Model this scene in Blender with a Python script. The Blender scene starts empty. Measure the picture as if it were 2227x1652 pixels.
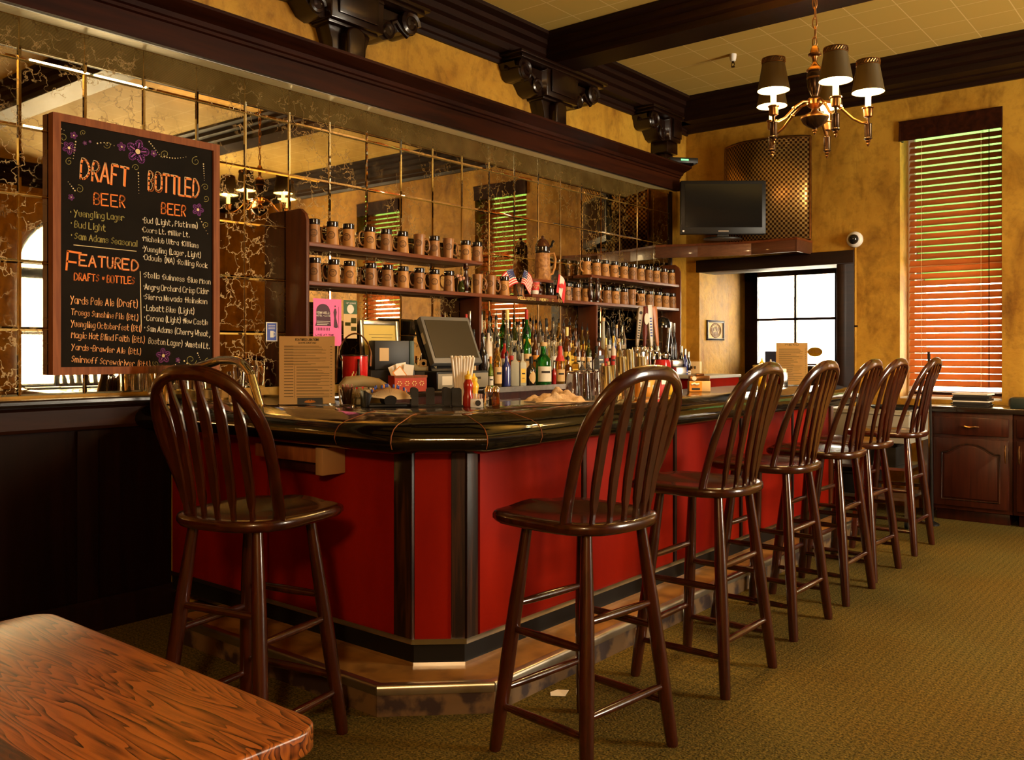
import bpy, bmesh, math, random
from mathutils import Vector, Matrix
PI = math.pi
R = math.radians
rnd = random.Random(7)
SC = bpy.context.scene
COL = SC.collection
# ------------------------------------------------------------------ camera
EYE, FPX, CX, CY, YAW = 1.3, 1960.0, 1113.5, 761.5, R(39.05)
cd = bpy.data.cameras.new('camera')
cam = bpy.data.objects.new('camera', cd)
COL.objects.link(cam)
cam.location = (0, 0, EYE)
cam.rotation_euler = (PI / 2, 0, YAW)
cd.sensor_width = 36
cd.lens = 36 * FPX / 2227
cd.shift_y = -(826 - CY) / 2227
cd.clip_start = 0.05
SC.camera = cam
SC.view_settings.view_transform = 'Standard'
SC.view_settings.look = 'None'
SC.view_settings.gamma = 1
SC.view_settings.use_curve_mapping = False
SC.view_settings.exposure = 0.5
SC.cycles.use_denoising = True
SC.cycles.max_bounces = 10
SC.cycles.diffuse_bounces = 4
SC.cycles.glossy_bounces = 5
SC.cycles.transmission_bounces = 8
SC.cycles.sample_clamp_indirect = 6
SC.cycles.caustics_refractive = False
SC.cycles.caustics_reflective = False
# ------------------------------------------------------------------ daylight
SKY = 46.0
w = bpy.data.worlds.new('daylight')
SC.world = w
w.use_nodes = True
bgn = w.node_tree.nodes['Background']
bgn.inputs[0].default_value = (1.0, 0.86, 0.64, 1)
bgn.inputs[1].default_value = SKY

def portal(loc, rot, sx, sy):
    l = bpy.data.lights.new('window_daylight', 'AREA')
    l.shape = 'RECTANGLE'; l.size = sx; l.size_y = sy
    l.cycles.is_portal = True
    o = bpy.data.objects.new('window_daylight', l)
    o.location = loc; o.rotation_euler = rot
    COL.objects.link(o)
# wall planes
XW, XM, YF, XR, YB, ZC = -4.22, -4.22, 7.9, 3.6, -2.8, 3.65
YN = 7.56                                  # far end of the mirror
portal((-1.84, YF + .28, 2.05), (R(-90), 0, 0), .84, 2.4)         # blind window in the far wall
portal((.19, YF + .28, 2.05), (R(-90), 0, 0), .84, 2.4)
portal((-3.55, 9.12, 1.6), (R(-90), 0, 0), .9, 1.0)               # glazed door
portal((XR + .1, 5.75, 1.95), (0, R(90), 0), 2.4, 1.7)           # arched window in the right wall
ADDED_LAMP = 240.0  # watts of the added globe lamp behind the camera
BULB = 30.0                                 # watts of one candle bulb

# ------------------------------------------------------------------ helpers
def ray(x, y):
    u = (x - CX) / FPX
    return Vector((-math.sin(YAW) + math.cos(YAW) * u, math.cos(YAW) + math.sin(YAW) * u, -(y - CY) / FPX))
def onX(x, y, X):
    r = ray(x, y); t = X / r.x
    return Vector((X, r.y * t, EYE + r.z * t))
def onY(x, y, Y):
    r = ray(x, y); t = Y / r.y
    return Vector((r.x * t, Y, EYE + r.z * t))
def onZ(x, y, z):
    r = ray(x, y); t = (z - EYE) / r.z
    return Vector((r.x * t, r.y * t, z))
def depth(p):
    return -math.sin(YAW) * p[0] + math.cos(YAW) * p[1]

class MB:
    def __init__(s):
        s.v = []; s.f = []; s.uv = None
    def add(s, vs, fs, m=None):
        n = len(s.v)
        s.v += [tuple(m @ Vector(p)) if m else tuple(p) for p in vs]
        s.f += [[n + i for i in f] for f in fs]
        return s
    def box(s, c, d, m=None):
        x, y, z = [k / 2 for k in d]
        vs = [(c[0] + a * x, c[1] + b * y, c[2] + e * z) for a in (-1, 1) for b in (-1, 1) for e in (-1, 1)]
        return s.add(vs, [(0, 1, 3, 2), (4, 6, 7, 5), (0, 4, 5, 1), (2, 3, 7, 6), (0, 2, 6, 4), (1, 5, 7, 3)], m)
    def bx(s, x0, x1, y0, y1, z0, z1, m=None):
        return s.box(((x0 + x1) / 2, (y0 + y1) / 2, (z0 + z1) / 2), (abs(x1 - x0), abs(y1 - y0), abs(z1 - z0)), m)
    def lathe(s, prof, seg=16, m=None, cap=True):
        vs = []; fs = []
        for r, z in prof:
            for k in range(seg):
                a = 2 * PI * k / seg
                vs.append((max(r, 1e-5) * math.cos(a), max(r, 1e-5) * math.sin(a), z))
        for i in range(len(prof) - 1):
            for k in range(seg):
                k2 = (k + 1) % seg
                fs.append((i * seg + k, i * seg + k2, (i + 1) * seg + k2, (i + 1) * seg + k))
        if cap:
            fs.append(tuple(reversed(range(seg))))
            fs.append(tuple((len(prof) - 1) * seg + k for k in range(seg)))
        return s.add(vs, fs, m)
    def prism(s, poly, z0, z1, m=None):
        n = len(poly)
        vs = [(p[0], p[1], z0) for p in poly] + [(p[0], p[1], z1) for p in poly]
        fs = [tuple(reversed(range(n))), tuple(range(n, 2 * n))]
        fs += [(i, (i + 1) % n, n + (i + 1) % n, n + i) for i in range(n)]
        return s.add(vs, fs, m)
    def tube(s, path, r, seg=10, closed=False, m=None, flat=None):
        """round tube (flat=(a,b): elliptic section, a along the path's side vector, b across)"""
        P = [Vector(p) for p in path]; n = len(P)
        rs = r if isinstance(r, (list, tuple)) else [r] * n
        vs = []; fs = []; up = None
        for i in range(n):
            a = P[i - 1] if (i or closed) else P[i]
            b = P[(i + 1) % n] if (i < n - 1 or closed) else P[i]
            t = (b - a).normalized()
            if up is None:
                up = t.orthogonal().normalized() if flat is None else Vector(flat[2])
            side = t.cross(up)
            if side.length < 1e-6: side = t.orthogonal()
            side.normalize(); up2 = side.cross(t).normalized()
            if flat is None: up = up2
            for k in range(seg):
                an = 2 * PI * k / seg
                if flat is None:
                    vs.append(P[i] + (side * math.cos(an) + up2 * math.sin(an)) * rs[i])
                else:
                    vs.append(P[i] + side * math.cos(an) * flat[0] + up2 * math.sin(an) * flat[1])
        for i in range(n if closed else n - 1):
            j = (i + 1) % n
            for k in range(seg):
                k2 = (k + 1) % seg
                fs.append((i * seg + k, i * seg + k2, j * seg + k2, j * seg + k))
        if not closed:
            fs.append(tuple(reversed(range(seg)))); fs.append(tuple((n - 1) * seg + k for k in range(seg)))
        return s.add(vs, fs, m)
    def sweep(s, path, prof, caps=True, m=None):
        """closed profile (o,z) swept along a 2-D path; o points to the right of the path, mitred"""
        n = len(path); k = len(prof); vs = []; fs = []
        P = [Vector(p) for p in path]
        for i in range(n):
            d1 = (P[i] - P[i - 1]).normalized() if i else (P[1] - P[0]).normalized()
            d2 = (P[i + 1] - P[i]).normalized() if i < n - 1 else d1
            n1 = Vector((d1.y, -d1.x)); n2 = Vector((d2.y, -d2.x))
            mt = (n1 + n2).normalized(); mt = mt / max(.3, mt.dot(n1))
            for o, z in prof:
                vs.append((P[i].x + mt.x * o, P[i].y + mt.y * o, z))
        for i in range(n - 1):
            for j in range(k):
                j2 = (j + 1) % k
                fs.append((i * k + j, i * k + j2, (i + 1) * k + j2, (i + 1) * k + j))
        if caps:
            fs.append(tuple(reversed(range(k)))); fs.append(tuple((n - 1) * k + j for j in range(k)))
        return s.add(vs, fs, m)
    def ball(s, c, r, seg=12, m=None, sq=(1, 1, 1)):
        pr = [(math.sin(PI * i / (seg // 2 + 1)) * r, -math.cos(PI * i / (seg // 2 + 1)) * r) for i in range(seg // 2 + 2)]
        mm = Matrix.Translation(c) @ Matrix.Diagonal((*sq, 1))
        return s.lathe(pr, seg, (m @ mm) if m else mm, cap=False)
    def build(s, name, mat, parent=None, bevel=0, bseg=2, smooth=True, angle=38, loc=None):
        me = bpy.data.meshes.new(name)
        me.from_pydata(s.v, [], s.f)
        bm = bmesh.new(); bm.from_mesh(me)
        bmesh.ops.remove_doubles(bm, verts=bm.verts, dist=1e-6)
        bmesh.ops.recalc_face_normals(bm, faces=bm.faces)
        if bevel:
            es = [e for e in bm.edges if len(e.link_faces) == 2 and e.calc_face_angle(0) > .5]
            bmesh.ops.bevel(bm, geom=es, offset=bevel, segments=bseg, affect='EDGES', profile=.5, clamp_overlap=True)
        bm.to_mesh(me); bm.free()
        if smooth:
            me.polygons.foreach_set('use_smooth', [True] * len(me.polygons))
            me.set_sharp_from_angle(angle=R(angle))
        me.materials.append(mat)
        o = bpy.data.objects.new(name, me)
        COL.objects.link(o)
        if parent: o.parent = parent
        if loc: o.location = loc
        return o

def tag(o, label=None, cat=None, group=None, kind=None):
    if label: o['label'] = label
    if cat: o['category'] = cat
    if group: o['group'] = group
    if kind: o['kind'] = kind
    return o
def thing(name, label, cat, loc=(0, 0, 0), rotz=0, group=None):
    o = bpy.data.objects.new(name, None)
    COL.objects.link(o)
    o.empty_display_size = .05
    o.location = loc; o.rotation_euler = (0, 0, rotz)
    return tag(o, label, cat, group)
def struct(name, mb, mat, **k):
    return tag(mb.build(name, mat, **k), kind='structure')
def copy_tree(o, parent=None):
    c = o.copy(); COL.objects.link(c)
    if parent: c.parent = parent
    for ch in list(o.children): copy_tree(ch, c)
    return c
ORD = 'first second third fourth fifth sixth seventh eighth ninth tenth eleventh twelfth thirteenth fourteenth fifteenth sixteenth seventeenth eighteenth nineteenth twentieth'.split()
def rotm(axis, a): return Matrix.Rotation(a, 4, axis)
def trm(*p): return Matrix.Translation(p)
# ------------------------------------------------------------------ materials
def mat(name, base, rough=.5, metal=0, c2=None, scale=4, stretch=(1, 1, 1), detail=4, lo=.35, hi=.65, bump=0, bscale=None,
        emit=0, ecol=None, trans=0, ior=1.45, coat=0, spec=.5, dist=0, sheen=0, coords='Object', alpha=1):
    m = bpy.data.materials.new(name); m.use_nodes = True
    nt = m.node_tree; N = nt.nodes; L = nt.links
    p = N['Principled BSDF']
    p.inputs['Base Color'].default_value = (*base, 1)
    p.inputs['Roughness'].default_value = rough
    p.inputs['Metallic'].default_value = metal
    p.inputs['IOR'].default_value = ior
    p.inputs['Specular IOR Level'].default_value = spec
    p.inputs['Transmission Weight'].default_value = trans
    p.inputs['Coat Weight'].default_value = coat
    p.inputs['Coat Roughness'].default_value = .08
    p.inputs['Alpha'].default_value = alpha
    if emit:
        p.inputs['Emission Color'].default_value = (*(ecol or base), 1)
        p.inputs['Emission Strength'].default_value = emit
    if c2 or bump:
        tc = N.new('ShaderNodeTexCoord'); mp = N.new('ShaderNodeMapping')
        mp.inputs['Scale'].default_value = stretch
        L.new(tc.outputs[coords], mp.inputs[0])
        nz = N.new('ShaderNodeTexNoise'); nz.inputs['Scale'].default_value = scale; nz.inputs['Detail'].default_value = detail
        nz.inputs['Distortion'].default_value = dist
        L.new(mp.outputs[0], nz.inputs['Vector'])
        if c2:
            cr = N.new('ShaderNodeValToRGB')
            cr.color_ramp.elements[0].position = lo; cr.color_ramp.elements[0].color = (*base, 1)
            cr.color_ramp.elements[1].position = hi; cr.color_ramp.elements[1].color = (*c2, 1)
            L.new(nz.outputs['Fac'], cr.inputs[0]); L.new(cr.outputs[0], p.inputs['Base Color'])
        if bump:
            nb = nz
            if bscale:
                nb = N.new('ShaderNodeTexNoise'); nb.inputs['Scale'].default_value = bscale; nb.inputs['Detail'].default_value = 5
                L.new(mp.outputs[0], nb.inputs['Vector'])
            b = N.new('ShaderNodeBump'); b.inputs['Strength'].default_value = bump; b.inputs['Distance'].default_value = .01
            L.new(nb.outputs['Fac'], b.inputs['Height']); L.new(b.outputs[0], p.inputs['Normal'])
    return m
def wood(name, c1, c2, axis='X', rough=.3, coat=.3, scale=7, bump=.05, lo=.3, hi=.7, spec=.5):
    st = {'X': (.5, 7, 7), 'Y': (7, .5, 7), 'Z': (7, 7, .5)}[axis]
    return mat(name, c1, rough, c2=c2, scale=scale, stretch=st, detail=6, coat=coat, bump=bump, lo=lo, hi=hi, dist=.6, spec=spec)
M = {}
M['stool'] = wood('stool_wood', (.017, .0027, .0009), (.048, .0078, .0017), 'Z', rough=.24, coat=.5, scale=6)
M['beam'] = wood('beam_wood', (.0075, .0018, .0006), (.016, .0038, .001), 'Y', rough=.5, coat=0, spec=.25)
M['beamx'] = wood('beam_wood_cross', (.0075, .0018, .0006), (.016, .0038, .001), 'X', rough=.5, coat=0, spec=.25)
M['cornice'] = wood('cornice_wood', (.012, .0022, .0006), (.036, .0075, .0016), 'Y', rough=.5, coat=0, scale=3, spec=.12)
M['carved'] = wood('carved_wood', (.006, .0018, .0008), (.011, .003, .0011), 'Z', rough=.28, coat=.25, spec=.4)
M['wains'] = wood('wainscot_wood', (.005, .0013, .0007), (.010, .0026, .0012), 'Z', rough=.6, coat=0, scale=3, spec=.1)
M['rail_wood'] = wood('chair_rail_wood', (.020, .006, .0022), (.036, .011, .004), 'Y', rough=.5, coat=0, scale=4, spec=.15)
M['shelf'] = wood('hutch_wood', (.085, .018, .004), (.17, .042, .009), 'Y', rough=.45, coat=0, spec=.3, scale=4)
M['shelfz'] = wood('hutch_side_wood', (.065, .014, .0035), (.12, .030, .007), 'Z', rough=.45, coat=0, spec=.3, scale=4)
M['cab'] = wood('cabinet_wood', (.018, .0026, .0009), (.050, .0085, .0024), 'Z', rough=.38, coat=.1, scale=5, spec=.35)
M['red'] = mat('red_stained_panel', (.13, .0022, .0004), .55, c2=(.27, .0095, .0010), scale=2.6, stretch=(1, 1, .35), detail=6, lo=.3, hi=.72, spec=.06)
M['stile'] = wood('worn_stile', (.010, .003, .001), (.085, .024, .006), 'Z', rough=.45, coat=0, scale=5, lo=.45, hi=.85, spec=.3)
M['gloss'] = mat('black_lacquered_rail', (.004, .003, .002), .09, coat=.3, bump=.16, bscale=11, spec=.4)
M['bartop'] = mat('dark_bar_top', (.02, .012, .007), .15, coat=.4)
M['kick'] = mat('black_kickboard', (.008, .006, .004), .5, spec=.15)
M['chrome'] = mat('chrome', (.86, .82, .74), .13, 1)
M['steel'] = mat('brushed_steel', (.55, .53, .48), .28, 1, c2=(.45, .43, .39), scale=30)
M['alu'] = mat('worn_aluminium_nosing', (.55, .50, .40), .33, 1, c2=(.35, .29, .2), scale=9, lo=.45, hi=.8)
M['stepfloor'] = mat('worn_linoleum', (.34, .155, .030), .4, c2=(.13, .05, .010), scale=9, detail=6, lo=.45, hi=.75, stretch=(1, 1, 1))
M['stepside'] = mat('peeling_step_paint', (.12, .062, .018), .7, c2=(.022, .007, .003), scale=9, detail=5, lo=.46, hi=.56)
M['plaster'] = None
M['copper'] = mat('antique_brass', (.42, .22, .08), .28, 1, c2=(.22, .10, .035), scale=20)
M['darkmetal'] = mat('dark_bronze', (.05, .028, .014), .25, .8)
M['black'] = mat('black_plastic', (.009, .008, .007), .4, spec=.3)
M['screen'] = mat('black_glass_screen', (.006, .006, .006), .14, coat=.5)
M['grey'] = mat('grey_plastic', (.14, .135, .12), .45)
M['white'] = mat('white_plastic', (.75, .72, .66), .4)
M['cream'] = mat('cream_paper', (.88, .63, .31), .7, c2=(.82, .56, .26), scale=5)
M['paper'] = mat('white_paper', (.88, .80, .66), .7)
M['ink'] = mat('black_ink', (.03, .022, .015), .7)
M['tan'] = mat('tan_stoneware', (.50, .235, .06), .5, c2=(.38, .17, .04), scale=14)
M['brownst'] = mat('brown_stoneware', (.33, .15, .045), .42, c2=(.24, .10, .03), scale=14)
M['glaze'] = mat('black_glaze', (.010, .008, .007), .10, coat=.5)
M['stamp'] = mat('impressed_stamp', (.10, .05, .02), .6)
M['chalkblack'] = mat('blackboard', (.010, .008, .006), .85, c2=(.014, .011, .008), scale=6, spec=.08)
M['boardframe'] = wood('oak_frame', (.17, .045, .010), (.27, .085, .020), 'Z', rough=.55, coat=0, scale=8, spec=.2)
M['c_orange'] = mat('orange_chalk', (.90, .23, .035), .8)
M['c_cream'] = mat('cream_chalk', (.75, .58, .30), .8)
M['c_olive'] = mat('olive_chalk', (.40, .34, .09), .8)
M['c_white'] = mat('pale_chalk', (.80, .70, .48), .8)
M['c_peach'] = mat('peach_chalk', (.92, .44, .16), .8)
M['c_purple'] = mat('purple_chalk', (.30, .07, .32), .8)
M['pink'] = mat('pink_card', (.85, .13, .35), .6)
M['pinkdk'] = mat('dark_maroon_print', (.05, .006, .02), .6)
M['green'] = mat('dark_green_print', (.03, .09, .03), .6)
M['bluep'] = mat('blue_print', (.03, .06, .33), .5)
M['redgloss'] = mat('red_enamel', (.55, .012, .010), .15, coat=.6)
M['redp'] = mat('red_print', (.55, .03, .02), .5)
M['yellow'] = mat('mustard_yellow', (.80, .48, .02), .3)
M['ketchup'] = mat('ketchup_red', (.35, .015, .008), .2, coat=.4)
M['gold'] = mat('gold_lettering', (.85, .68, .22), .5)
M['towel'] = mat('bar_towel', (.58, .42, .26), .95, c2=(.50, .34, .19), scale=12, bump=.4, bscale=120)
M['leather'] = mat('black_card', (.015, .013, .011), .5)
M['certif'] = mat('yellowed_certificate', (.58, .42, .08), .6, c2=(.50, .35, .06), scale=4)
M['concrete'] = mat('outside_ground', (.5, .5, .48), .9)
M['awning'] = bpy.data.materials.new('green_awning_canvas'); M['awning'].use_nodes = True
_n = M['awning'].node_tree
_t = _n.nodes.new('ShaderNodeBsdfTranslucent'); _t.inputs[0].default_value = (.14, .22, .115, 1)
_n.links.new(_t.outputs[0], _n.nodes['Material Output'].inputs[0])
M['greypanel'] = mat('grey_painted_metal', (.26, .23, .17), .5)
M['slatc'] = None

def glass(name, col, rough=.0, tr=1.0, ior=1.45):
    return mat(name, col, rough, trans=tr, ior=ior)
M['glass'] = glass('clear_glass', (1, .98, .94), ior=1.3)
M['pane'] = None
B = {}
B['clear'] = glass('bottle_clear', (.93, .92, .84), .02, .95, 1.35)
B['green'] = glass('bottle_green', (.02, .28, .03), .02, .85, 1.4)
B['dgreen'] = glass('bottle_olive', (.10, .13, .02), .03, .8, 1.4)
B['amber'] = glass('bottle_amber', (.36, .11, .015), .02, .85, 1.4)
B['dark'] = mat('bottle_black', (.012, .008, .007), .08, coat=.5)
B['brown'] = mat('bottle_brown', (.07, .022, .008), .08, coat=.5)
B['frost'] = mat('bottle_frosted', (.55, .54, .42), .45, trans=.25, ior=1.3)
B['pale'] = mat('bottle_cream', (.62, .52, .40), .3)
B['gold'] = glass('bottle_whiskey', (.75, .42, .07), .02, .9, 1.4)
B['red'] = mat('bottle_red', (.32, .012, .012), .12, coat=.5)
B['lime'] = glass('bottle_lime', (.35, .48, .05), .05, .7, 1.4)
B['blue'] = mat('bottle_blue', (.02, .03, .16), .12, coat=.5)
LB = {'white': mat('label_white', (.68, .62, .50), .6), 'tan': mat('label_tan', (.58, .38, .16), .6),
      'yellow': mat('label_yellow', (.72, .46, .05), .6), 'black': mat('label_black', (.02, .018, .015), .5),
      'orange': mat('label_orange', (.75, .27, .02), .6), 'red': mat('label_red', (.5, .03, .02), .5),
      'blue': mat('label_blue', (.03, .05, .28), .5), 'green': M['green']}

def node_mat(name):
    m = bpy.data.materials.new(name); m.use_nodes = True
    return m, m.node_tree.nodes, m.node_tree.links, m.node_tree.nodes['Principled BSDF']
def mk_pane():
    m, N, L, p = node_mat('window_glass')
    t = N.new('ShaderNodeBsdfTransparent'); g = N.new('ShaderNodeBsdfGlossy'); g.inputs['Roughness'].default_value = .02
    f = N.new('ShaderNodeFresnel'); f.inputs[0].default_value = 1.25
    mx = N.new('ShaderNodeMixShader')
    L.new(f.outputs[0], mx.inputs[0]); L.new(t.outputs[0], mx.inputs[1]); L.new(g.outputs[0], mx.inputs[2])
    L.new(mx.outputs[0], N['Material Output'].inputs[0])
    return m
M['pane'] = mk_pane()
def mk_slat():
    m, N, L, p = node_mat('blind_slat_wood')
    d = N.new('ShaderNodeBsdfDiffuse'); d.inputs[0].default_value = (.34, .115, .035, 1)
    t = N.new('ShaderNodeBsdfTranslucent'); t.inputs[0].default_value = (.85, .40, .15, 1)
    mx = N.new('ShaderNodeMixShader'); mx.inputs[0].default_value = .30
    L.new(d.outputs[0], mx.inputs[1]); L.new(t.outputs[0], mx.inputs[2])
    L.new(mx.outputs[0], N['Material Output'].inputs[0])
    return m
M['slatc'] = mk_slat()
def mk_mirror():
    m, N, L, p = node_mat('veined_antique_mirror')
    tc = N.new('ShaderNodeTexCoord')
    nz = N.new('ShaderNodeTexNoise'); nz.inputs['Scale'].default_value = 19; nz.inputs['Detail'].default_value = 8
    L.new(tc.outputs['Object'], nz.inputs['Vector'])
    vm = N.new('ShaderNodeVectorMath'); vm.operation = 'MULTIPLY_ADD'
    vm.inputs[1].default_value = (.17, .17, .17)
    L.new(nz.outputs['Color'], vm.inputs[0]); L.new(tc.outputs['Object'], vm.inputs[2])
    vo = N.new('ShaderNodeTexVoronoi'); vo.feature = 'DISTANCE_TO_EDGE'; vo.inputs['Scale'].default_value = 9
    L.new(vm.outputs[0], vo.inputs['Vector'])
    cr = N.new('ShaderNodeValToRGB')
    cr.color_ramp.elements[0].position = .0; cr.color_ramp.elements[0].color = (1, 1, 1, 1)
    cr.color_ramp.elements[1].position = .044; cr.color_ramp.elements[1].color = (0, 0, 0, 1)
    L.new(vo.outputs['Distance'], cr.inputs[0])
    n2 = N.new('ShaderNodeTexNoise'); n2.inputs['Scale'].default_value = 3.2; n2.inputs['Detail'].default_value = 3
    L.new(tc.outputs['Object'], n2.inputs['Vector'])
    c2 = N.new('ShaderNodeValToRGB'); c2.color_ramp.elements[0].position = .40; c2.color_ramp.elements[1].position = .54
    L.new(n2.outputs['Fac'], c2.inputs[0])
    mu = N.new('ShaderNodeMath'); mu.operation = 'MULTIPLY'
    L.new(cr.outputs[0], mu.inputs[0]); L.new(c2.outputs[0], mu.inputs[1])
    mul = N.new('ShaderNodeMath'); mul.operation = 'MULTIPLY'; mul.inputs[1].default_value = 1.0
    L.new(mu.outputs[0], mul.inputs[0])
    g = N.new('ShaderNodeBsdfGlossy'); g.inputs['Color'].default_value = (.74, .61, .38, 1); g.inputs['Roughness'].default_value = .015
    n3 = N.new('ShaderNodeTexNoise'); n3.inputs['Scale'].default_value = 6; n3.inputs['Detail'].default_value = 6
    L.new(tc.outputs['Object'], n3.inputs['Vector'])
    c3 = N.new('ShaderNodeValToRGB'); c3.color_ramp.elements[0].position = .3; c3.color_ramp.elements[0].color = (.46, .36, .20, 1)
    c3.color_ramp.elements[1].position = .65; c3.color_ramp.elements[1].color = (.74, .62, .40, 1)
    L.new(n3.outputs['Fac'], c3.inputs[0]); L.new(c3.outputs[0], g.inputs['Color'])
    d = N.new('ShaderNodeBsdfPrincipled'); d.inputs['Base Color'].default_value = (.21, .115, .018, 1); d.inputs['Roughness'].default_value = .45; d.inputs['Metallic'].default_value = .35
    mx = N.new('ShaderNodeMixShader')
    L.new(mul.outputs[0], mx.inputs[0]); L.new(g.outputs[0], mx.inputs[1]); L.new(d.outputs[0], mx.inputs[2])
    L.new(mx.outputs[0], N['Material Output'].inputs[0])
    return m
M['mirror'] = mk_mirror()
def mk_plaster():
    m, N, L, p = node_mat('mottled_ochre_plaster')
    tc = N.new('ShaderNodeTexCoord')
    def noise(sc, det, dist=0, st=(1, 1, 1)):
        mp = N.new('ShaderNodeMapping'); mp.inputs['Scale'].default_value = st; L.new(tc.outputs['Object'], mp.inputs[0])
        n = N.new('ShaderNodeTexNoise'); n.inputs['Scale'].default_value = sc; n.inputs['Detail'].default_value = det; n.inputs['Distortion'].default_value = dist
        n.inputs['Roughness'].default_value = .62
        L.new(mp.outputs[0], n.inputs['Vector']); return n
    def ramp(n, a, ca, b, cb):
        r = N.new('ShaderNodeValToRGB'); r.color_ramp.elements[0].position = a; r.color_ramp.elements[0].color = (*ca, 1)
        r.color_ramp.elements[1].position = b; r.color_ramp.elements[1].color = (*cb, 1); L.new(n.outputs['Fac'], r.inputs[0]); return r
    n1 = noise(1.7, 8, .4); r1 = ramp(n1, .36, (.52, .285, .030), .66, (.36, .165, .010))
    n2 = noise(4.5, 9, .9, (1, 1, .45)); r2 = ramp(n2, .30, (.42, .33, .22), .50, (1, 1, 1))
    n3 = noise(15, 6, 0); r3 = ramp(n3, .34, (.62, .58, .5), .52, (1, 1, 1))
    a = N.new('ShaderNodeMix'); a.data_type = 'RGBA'; a.blend_type = 'MULTIPLY'; a.inputs[0].default_value = .75
    L.new(r1.outputs[0], a.inputs[6]); L.new(r2.outputs[0], a.inputs[7])
    b = N.new('ShaderNodeMix'); b.data_type = 'RGBA'; b.blend_type = 'MULTIPLY'; b.inputs[0].default_value = .6
    L.new(a.outputs[2], b.inputs[6]); L.new(r3.outputs[0], b.inputs[7])
    L.new(b.outputs[2], p.inputs['Base Color']); p.inputs['Roughness'].default_value = .6; p.inputs['Specular IOR Level'].default_value = .3
    bp = N.new('ShaderNodeBump'); bp.inputs['Strength'].default_value = .45; bp.inputs['Distance'].default_value = .012
    ad = N.new('ShaderNodeMath'); ad.operation = 'ADD'; L.new(n2.outputs['Fac'], ad.inputs[0]); L.new(n3.outputs['Fac'], ad.inputs[1])
    L.new(ad.outputs[0], bp.inputs['Height']); L.new(bp.outputs[0], p.inputs['Normal'])
    return m
M['plaster'] = mk_plaster()
def mk_carpet():
    m, N, L, p = node_mat('olive_loop_carpet')
    tc = N.new('ShaderNodeTexCoord'); mp = N.new('ShaderNodeMapping')
    mp.inputs['Rotation'].default_value = (0, 0, R(45)); L.new(tc.outputs['Object'], mp.inputs[0])
    ck = N.new('ShaderNodeTexChecker'); ck.inputs['Scale'].default_value = 40
    ck.inputs[1].default_value = (.115, .083, .017, 1); ck.inputs[2].default_value = (.088, .067, .013, 1)
    L.new(mp.outputs[0], ck.inputs[0])
    nz = N.new('ShaderNodeTexNoise'); nz.inputs['Scale'].default_value = 120; nz.inputs['Detail'].default_value = 4
    L.new(tc.outputs['Object'], nz.inputs['Vector'])
    cr = N.new('ShaderNodeValToRGB'); cr.color_ramp.elements[0].position = .3; cr.color_ramp.elements[0].color = (.22, .24, .28, 1)
    cr.color_ramp.elements[1].position = .7; cr.color_ramp.elements[1].color = (1.75, 1.7, 1.5, 1)
    L.new(nz.outputs['Fac'], cr.inputs[0])
    mx = N.new('ShaderNodeMix'); mx.data_type = 'RGBA'; mx.blend_type = 'MULTIPLY'; mx.inputs[0].default_value = 1
    L.new(ck.outputs[0], mx.inputs[6]); L.new(cr.outputs[0], mx.inputs[7])
    n3 = N.new('ShaderNodeTexNoise'); n3.inputs['Scale'].default_value = 1.3; n3.inputs['Detail'].default_value = 4
    L.new(tc.outputs['Object'], n3.inputs['Vector'])
    c3 = N.new('ShaderNodeValToRGB'); c3.color_ramp.elements[0].position = .35; c3.color_ramp.elements[0].color = (1, .86, .62, 1)
    c3.color_ramp.elements[1].position = .65; c3.color_ramp.elements[1].color = (1, 1, 1, 1)
    L.new(n3.outputs['Fac'], c3.inputs[0])
    m2 = N.new('ShaderNodeMix'); m2.data_type = 'RGBA'; m2.blend_type = 'MULTIPLY'; m2.inputs[0].default_value = 1
    L.new(mx.outputs[2], m2.inputs[6]); L.new(c3.outputs[0], m2.inputs[7])
    L.new(m2.outputs[2], p.inputs['Base Color']); p.inputs['Roughness'].default_value = .95
    p.inputs['Specular IOR Level'].default_value = .1
    b = N.new('ShaderNodeBump'); b.inputs['Strength'].default_value = .9; b.inputs['Distance'].default_value = .008
    L.new(nz.outputs['Fac'], b.inputs['Height']); L.new(b.outputs[0], p.inputs['Normal'])
    return m
M['carpet'] = mk_carpet()
def mk_ceiling():
    m, N, L, p = node_mat('cream_ceiling_tile')
    tc = N.new('ShaderNodeTexCoord'); br = N.new('ShaderNodeTexBrick')
    br.offset = 0; br.inputs['Scale'].default_value = 1
    br.inputs['Brick Width'].default_value = .305; br.inputs['Row Height'].default_value = .305
    br.inputs['Mortar Size'].default_value = .004; br.inputs['Mortar Smooth'].default_value = .2
    br.inputs['Color1'].default_value = (.60, .41, .085, 1); br.inputs['Color2'].default_value = (.58, .39, .08, 1)
    br.inputs['Mortar'].default_value = (.80, .62, .24, 1)
    L.new(tc.outputs['Object'], br.inputs['Vector']); L.new(br.outputs['Color'], p.inputs['Base Color'])
    p.inputs['Roughness'].default_value = .8
    return m
M['ceiling'] = mk_ceiling()
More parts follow.
